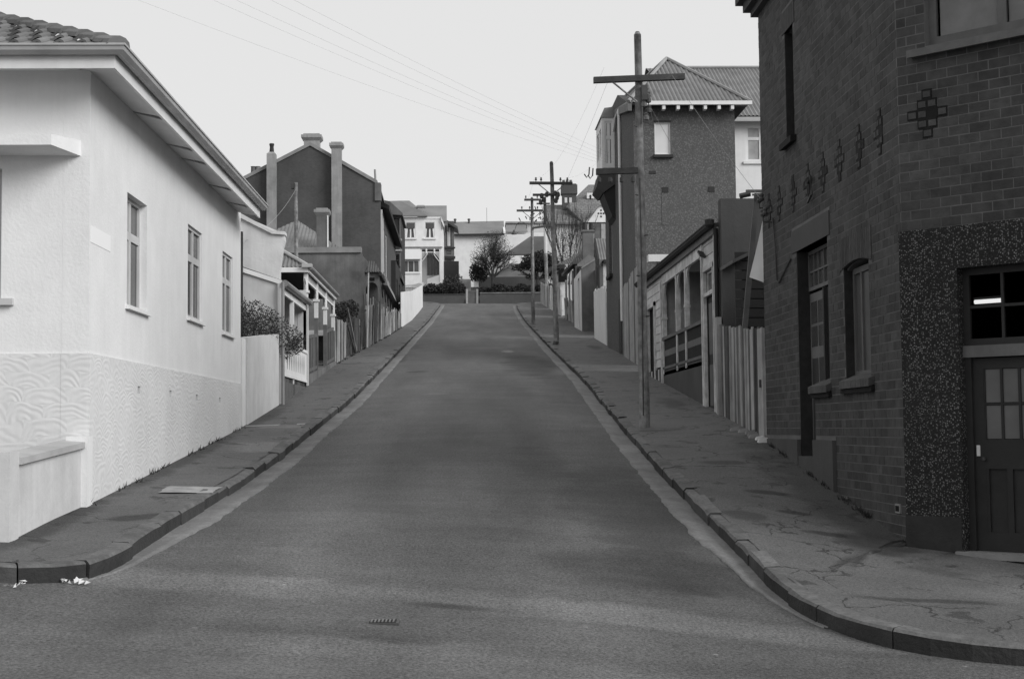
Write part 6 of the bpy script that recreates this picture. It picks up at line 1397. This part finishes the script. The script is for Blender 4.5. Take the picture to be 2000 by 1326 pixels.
for k in range(4):
    c_ = US(1170+k*22, 348, y1-.12); MB().lathe((c_[0], y1-.12, c_[1]-.03), [(.015, -.05), (.035, -.04), (.035, .03), (.012, .05)], 8).build('insulator', 'iron', p1_)
MB().bx(US(1268, 0, y1)[0]-.01, US(1280, 0, y1)[0], y1-.03, y1+.03, z_b-.03, z_b+.02).build('step_bracket', 'crossarm_wood', p1_)
ref(1077, 370)
y2 = 53; T2 = US(1077, 318, y2); pa = US(0, 359, y2)[1]
xt2 = T2[0]; p2_ = pole('second telegraph pole, pale and clean, halfway up the right kerb', xt2, y2, T2[1], .105, US(1087, 675, y2)[0]-xt2, [(US(1034, 0, y2)[0], US(1118, 0, y2)[0], pa, .1, -.01, (.15, .27, .72, .88), (-1, 1))], paint=True)
for k, (u_, v_) in enumerate(((1058, 383), (1062, 390), (1068, 380), (1084, 378), (1088, 386), (1090, 380), (1086, 392), (1056, 395))):
    c_ = US(u_, v_, y2-.15); MB().lathe((c_[0], y2-.15, c_[1]), [(.04, -.10), (.07, -.06), (.07, .04), (.04, .1)], 8).build('insulator', 'iron', p2_)
MB().bx(US(1040, 0, y2)[0], US(1093, 0, y2)[0], y2-.2, y2-.1, US(0, 384, y2)[1], US(0, 380, y2)[1]).build('crossarm', 'crossarm_wood', p2_)
ref(1039, 420)
y3 = 73; T3 = US(1039, 387, y3); xt3 = T3[0]
arm3 = [(US(1024, 0, y3)[0], US(1056, 0, y3)[0], US(0, 391, y3)[1], .1, 0, (.1, .8), ()), (US(1009, 0, y3)[0], US(1060, 0, y3)[0], US(0, 412, y3)[1], .1, .0, (.2, .5, .8), (-1, 1)), (US(1040, 0, y3)[0], US(1085, 0, y3)[0], US(0, 443, y3)[1], .1, .08, (.3, .6, .9), ())]
p3_ = pole('third and farthest slim dark telegraph pole near the top of the street', xt3, y3, T3[1], .105, US(1041, 634, y3)[0]-xt3, arm3)
rr = random.Random(2)
for k in range(16):
    u_ = 1040+rr.gauss(6, 9); v_ = 428+rr.gauss(0, 10); c_ = US(u_, v_, y3-.15); MB().tube([(c_[0], y3-.15, c_[1]), (c_[0]+rr.uniform(-.25, .25), y3-.15, c_[1]+rr.uniform(-.25, .2))], .028, 5).build('switch_gear', 'iron', p3_)
b = MB(); cc_ = US(1018, 444, y3)
pts_ = [(cc_[0]+.28*cos(a_), y3-.1, cc_[1]+.25*sin(a_)) for a_ in [pi*k/8 for k in range(-1, 9)]]; MB().tube(pts_+[(cc_[0]-.35, y3-.1, cc_[1]-.2)], .02, 5).build('lamp_bracket', 'iron', p3_)
MB().lathe((cc_[0]-.38, y3-.1, cc_[1]-.38), [(.14, 0), (.12, .06), (.05, .16), (.04, .22)], 8).build('lamp_shade', 'iron', p3_)
ref(1064, 420)
y4 = 112; c4 = US(1064, 385, y4)
p4 = thing('telegraph_pole', 'distant pole with white-painted shaft glimpsed left of the second pole', 'pole', (c4[0], y4, 9.4), 'wooden telegraph poles up the right-hand kerb')
MB().tube([(US(1067, 0, y4)[0], y4, 9.2), (US(1066, 500, y4)[0], y4, US(0, 495, y4)[1])], .15, 10, .14).build('pole', 'pole_wood', p4)
MB().tube([(US(1066, 500, y4)[0], y4, US(0, 495, y4)[1]), (c4[0], y4, US(0, 440, y4)[1])], .14, 10, .13).build('painted_band', 'whitewash', p4)
MB().tube([(c4[0], y4, US(0, 440, y4)[1]), (c4[0], y4, c4[1])], .13, 10, .11).build('pole_top', 'crossarm_wood', p4)
MB().bx(US(1048, 0, y4)[0], US(1074, 0, y4)[0], y4-.2, y4-.1, US(0, 400, y4)[1], US(0, 397, y4)[1]).build('crossarm', 'crossarm_wood', p4)

# ================================================================== WIRES
def wire(label, P, r=.0045, sag=.0, n=14, group='overhead wires'):
    pts = []; p, q = Vector(P[0]), Vector(P[1])
    for k in range(n+1):
        t = k/n; v = p+(q-p)*t; v.z -= sag*4*t*(1-t); pts.append(v)
    o = MB().tube(pts, r, 4).build('overhead_wire', 'wire', None); tag(o, label, 'wire', group); return o
far = Vector((-10.3, 11.2, 6.5))
for i, (ux, vx_2, dy) in enumerate(((318, 0, 0), (420, 0, .35), (455, 0, .5), (505, 0, .75), (540, 0, .9))):
    st = Vector((b_l+.05+i*.14, y1-.12, z_b+.15)); 
    # direction such that the wire crosses the street to a pole off to the left
    k = 18.0-i*.4; mx_, mz_ = US(ux+ (906-ux)*0.0 + 260, 0+118, k); mid = Vector((mx_, k, mz_)); d = mid-st; en = st+d*1.9; en.z += .25
    wire('thin overhead wire crossing the street, number %s from below in the sky' % ('one two three four five'.split()[i]) if False else ['lowest of the five wires crossing the sky to the left', 'second lowest wire crossing the sky to the left', 'middle wire crossing the sky to the left', 'second highest wire crossing the sky to the left', 'highest of the five wires crossing the sky to the left'][i], (st, en), .0009, .12)
for s_, lab in ((.12, 'left wire from nearest to second pole'), (.85, 'right wire from nearest to second pole')):
    wire(lab, ((a_l+(a_r-a_l)*s_, y1-.1, z_a+.2), (US(1034, 0, y2)[0]+(US(1118, 0, y2)[0]-US(1034, 0, y2)[0])*s_, y2-.1, pa+.2)), .0013, .5)
    wire(lab.replace('nearest to second', 'second to third'), ((US(1034, 0, y2)[0]+1.59*s_, y2-.1, pa+.2), (arm3[1][0]+1.3*s_, y3-.1, arm3[1][2]+.2)), .0018, .4)
wire('service wire from nearest pole down to the brick corner building', ((a_l+1.35, y1-.1, z_a+.1), S.p(21.3, .16, 3.4)), .004, .05)
wire('second service wire from nearest pole to the brick building corner', ((xt+.18, y1-.15, z_a-.5), (US(1410, 470, 27)[0], 26.7, US(1410, 455, 27)[1])), .004, .05)
wire('wire passing across the upper storey of the brick building', (Cc.p(2.3, .4, 3.6), (US(1590, 0, 20)[0], 20, US(1590, -8, 20)[1])), .006, .02)
wire('faint wire slanting up from behind the far roofs to the upper crossarm', ((a_l+.25, y1-.12, z_a-.05), (US(1075, 420, 50)[0], 50, US(1075, 420, 50)[1])), .002, .1)
wire('service wire from the slender wooden post towards the weathered cottage', ((px_ if False else US(578, 0, 47)[0], 47, US(578, 370, 47)[1]), (US(480, 465, 30)[0], 30.1, US(480, 468, 30)[1])), .006, .2)

# ================================================================== SMALL THINGS
hy = thing('hydrant_cover', 'small rectangular iron cover set in the road in the foreground', 'cover', (-.9, 9.9, HR(-.9, 9.9)))
def road_hit(u, v):
    y = 9.0
    for _ in range(40):
        x, z = US(u, v, y); y += (z-HR(x, y))*3.0
    return x, y
cx_, cy_ = road_hit(748, 1214); cz_ = HR(cx_, cy_)
ORG[hy.name] = Vector((cx_, cy_, cz_)); hy.location = (cx_, cy_, cz_)
MB().bx(cx_-.115, cx_+.115, cy_-.10, cy_+.10, cz_-.05, cz_+.004).build('frame', 'iron', hy)
MB().bx(cx_-.095, cx_+.095, cy_-.08, cy_+.08, cz_, cz_+.008).build('lid', 'kerb_stone', hy)
for k in range(7): MB().bx(cx_-.085+k*.026, cx_-.074+k*.026, cy_-.07, cy_+.07, cz_+.008, cz_+.014).build('rib', 'gutter_concrete', hy)
for (u, v, lab, sz) in ((150, 1143, 'crumpled scrap of white paper in the left gutter', .10), (30, 1150, 'crumpled white scrap at the foot of the left kerb near the frame edge', .07)):
    x, y = road_hit(u, v); z = HR(x, y)+.02; b = MB(); rn = random.Random(u)
    for _ in range(9):
        c = Vector((x+rn.uniform(-sz, sz)*1.2, y+rn.uniform(-.3, .3)*sz, z+rn.uniform(0, .03))); b.poly([c+Vector((rn.uniform(-1, 1), rn.uniform(-1, 1), rn.uniform(-.4, .8)))*sz*.4 for _ in range(4)])
    o = b.build('paper_scrap', 'paper', None); tag(o, lab, 'litter')
for (cx0, cy0, wx0, wy0, lab) in ((-3.12, 16.55, .30, .32, 'pale square concrete patch beside the left kerb near the stucco house'), (-3.35, 25.75, .55, .10, 'thin pale concrete strip crossing the left pavement at the garden wall')):
    nx0 = 6; b = MB(); rn = random.Random(int(cy0))
    for j in range(7):
        for i in range(7):
            x = cx0+(i/3-1)*wx0+rn.uniform(-.02, .02); y = cy0+(j/3-1)*wy0+rn.uniform(-.02, .02); b.v.append((x, y, H(x, y)+.009))
    for j in range(6):
        for i in range(6): b.f.append((j*7+i, j*7+i+1, (j+1)*7+i+1, (j+1)*7+i)); b.m.append(0)
    o = b.build('concrete_patch', 'patch_concrete', None, smooth=True); tag(o, lab, 'concrete patch')
# rough pale rubble at foot of brick building and paling fence
ru = thing('kerb_rubble', 'pale broken concrete edging at the foot of the paling fence by the brick plinth', 'rubble', (4.6, 22.3, -.2)); rn = random.Random(4)
for k in range(7):
    x = 4.60-rn.random()*.16; y = 21.85+k*.28; z = H(x, y); MB().hexa([(x-.10, y-.09, z-.05), (x+.1, y-.08, z-.05), (x+.1, y+.1, z-.05), (x-.1, y+.08, z-.05), (x-.05, y-.05, z+.05), (x+.07, y-.05, z+.07), (x+.06, y+.05, z+.06), (x-.05, y+.05, z+.04)]).build('stone', 'whitewash' if k < 2 else 'stone_coping', ru)
# weeds along the foot of walls
def weeds(label, pts, n, size=.03):
    o = thing('weeds', label, 'weeds', (*pts[0], H(*pts[0]))); b = MB(); rn = random.Random(n)
    for _ in range(n):
        s_ = rn.random()*(len(pts)-1); i = int(s_); p = Vector((*pts[i], 0)); q = Vector((*pts[min(i+1, len(pts)-1)], 0)); c = p+(q-p)*(s_-i); c += Vector((rn.gauss(0, .025), rn.gauss(0, .03), 0))
        if sin(c.y*3.1)+sin(c.y*7.7) < .1: continue
        z = H(c.x, c.y); h_ = rn.uniform(.02, .09); d = Vector((rn.gauss(0, .03), rn.gauss(0, .03), h_)); b.poly([(c.x-.006, c.y, z), (c.x+.006, c.y, z), (c.x+d.x, c.y+d.y, z+d.z)])
        b.poly([(c.x, c.y-.008, z), (c.x, c.y+.008, z), (c.x-d.x, c.y+d.y, z+d.z*.8)])
    b.build('blades', 'foliage_dark', o, kind='stuff')
weeds('scraggly weeds at the foot of the brick corner building', [(4.63, 15.0), (4.63, 22)], 900)
weeds('weeds along the foot of the stucco house wall', [(SX+.04, 15), (SX+.04, 25.5)], 300)
weeds('weeds under the palings up the left pavement', [(-3.76, 43), (-3.5, 52), (-3.2, 60), (-2.98, 70)], 1500)
# dark footing line where the left wall meets the pavement
for o in bpy.data.objects:
    if o.type == 'MESH' and o.name.startswith('kerb_stone'): pass
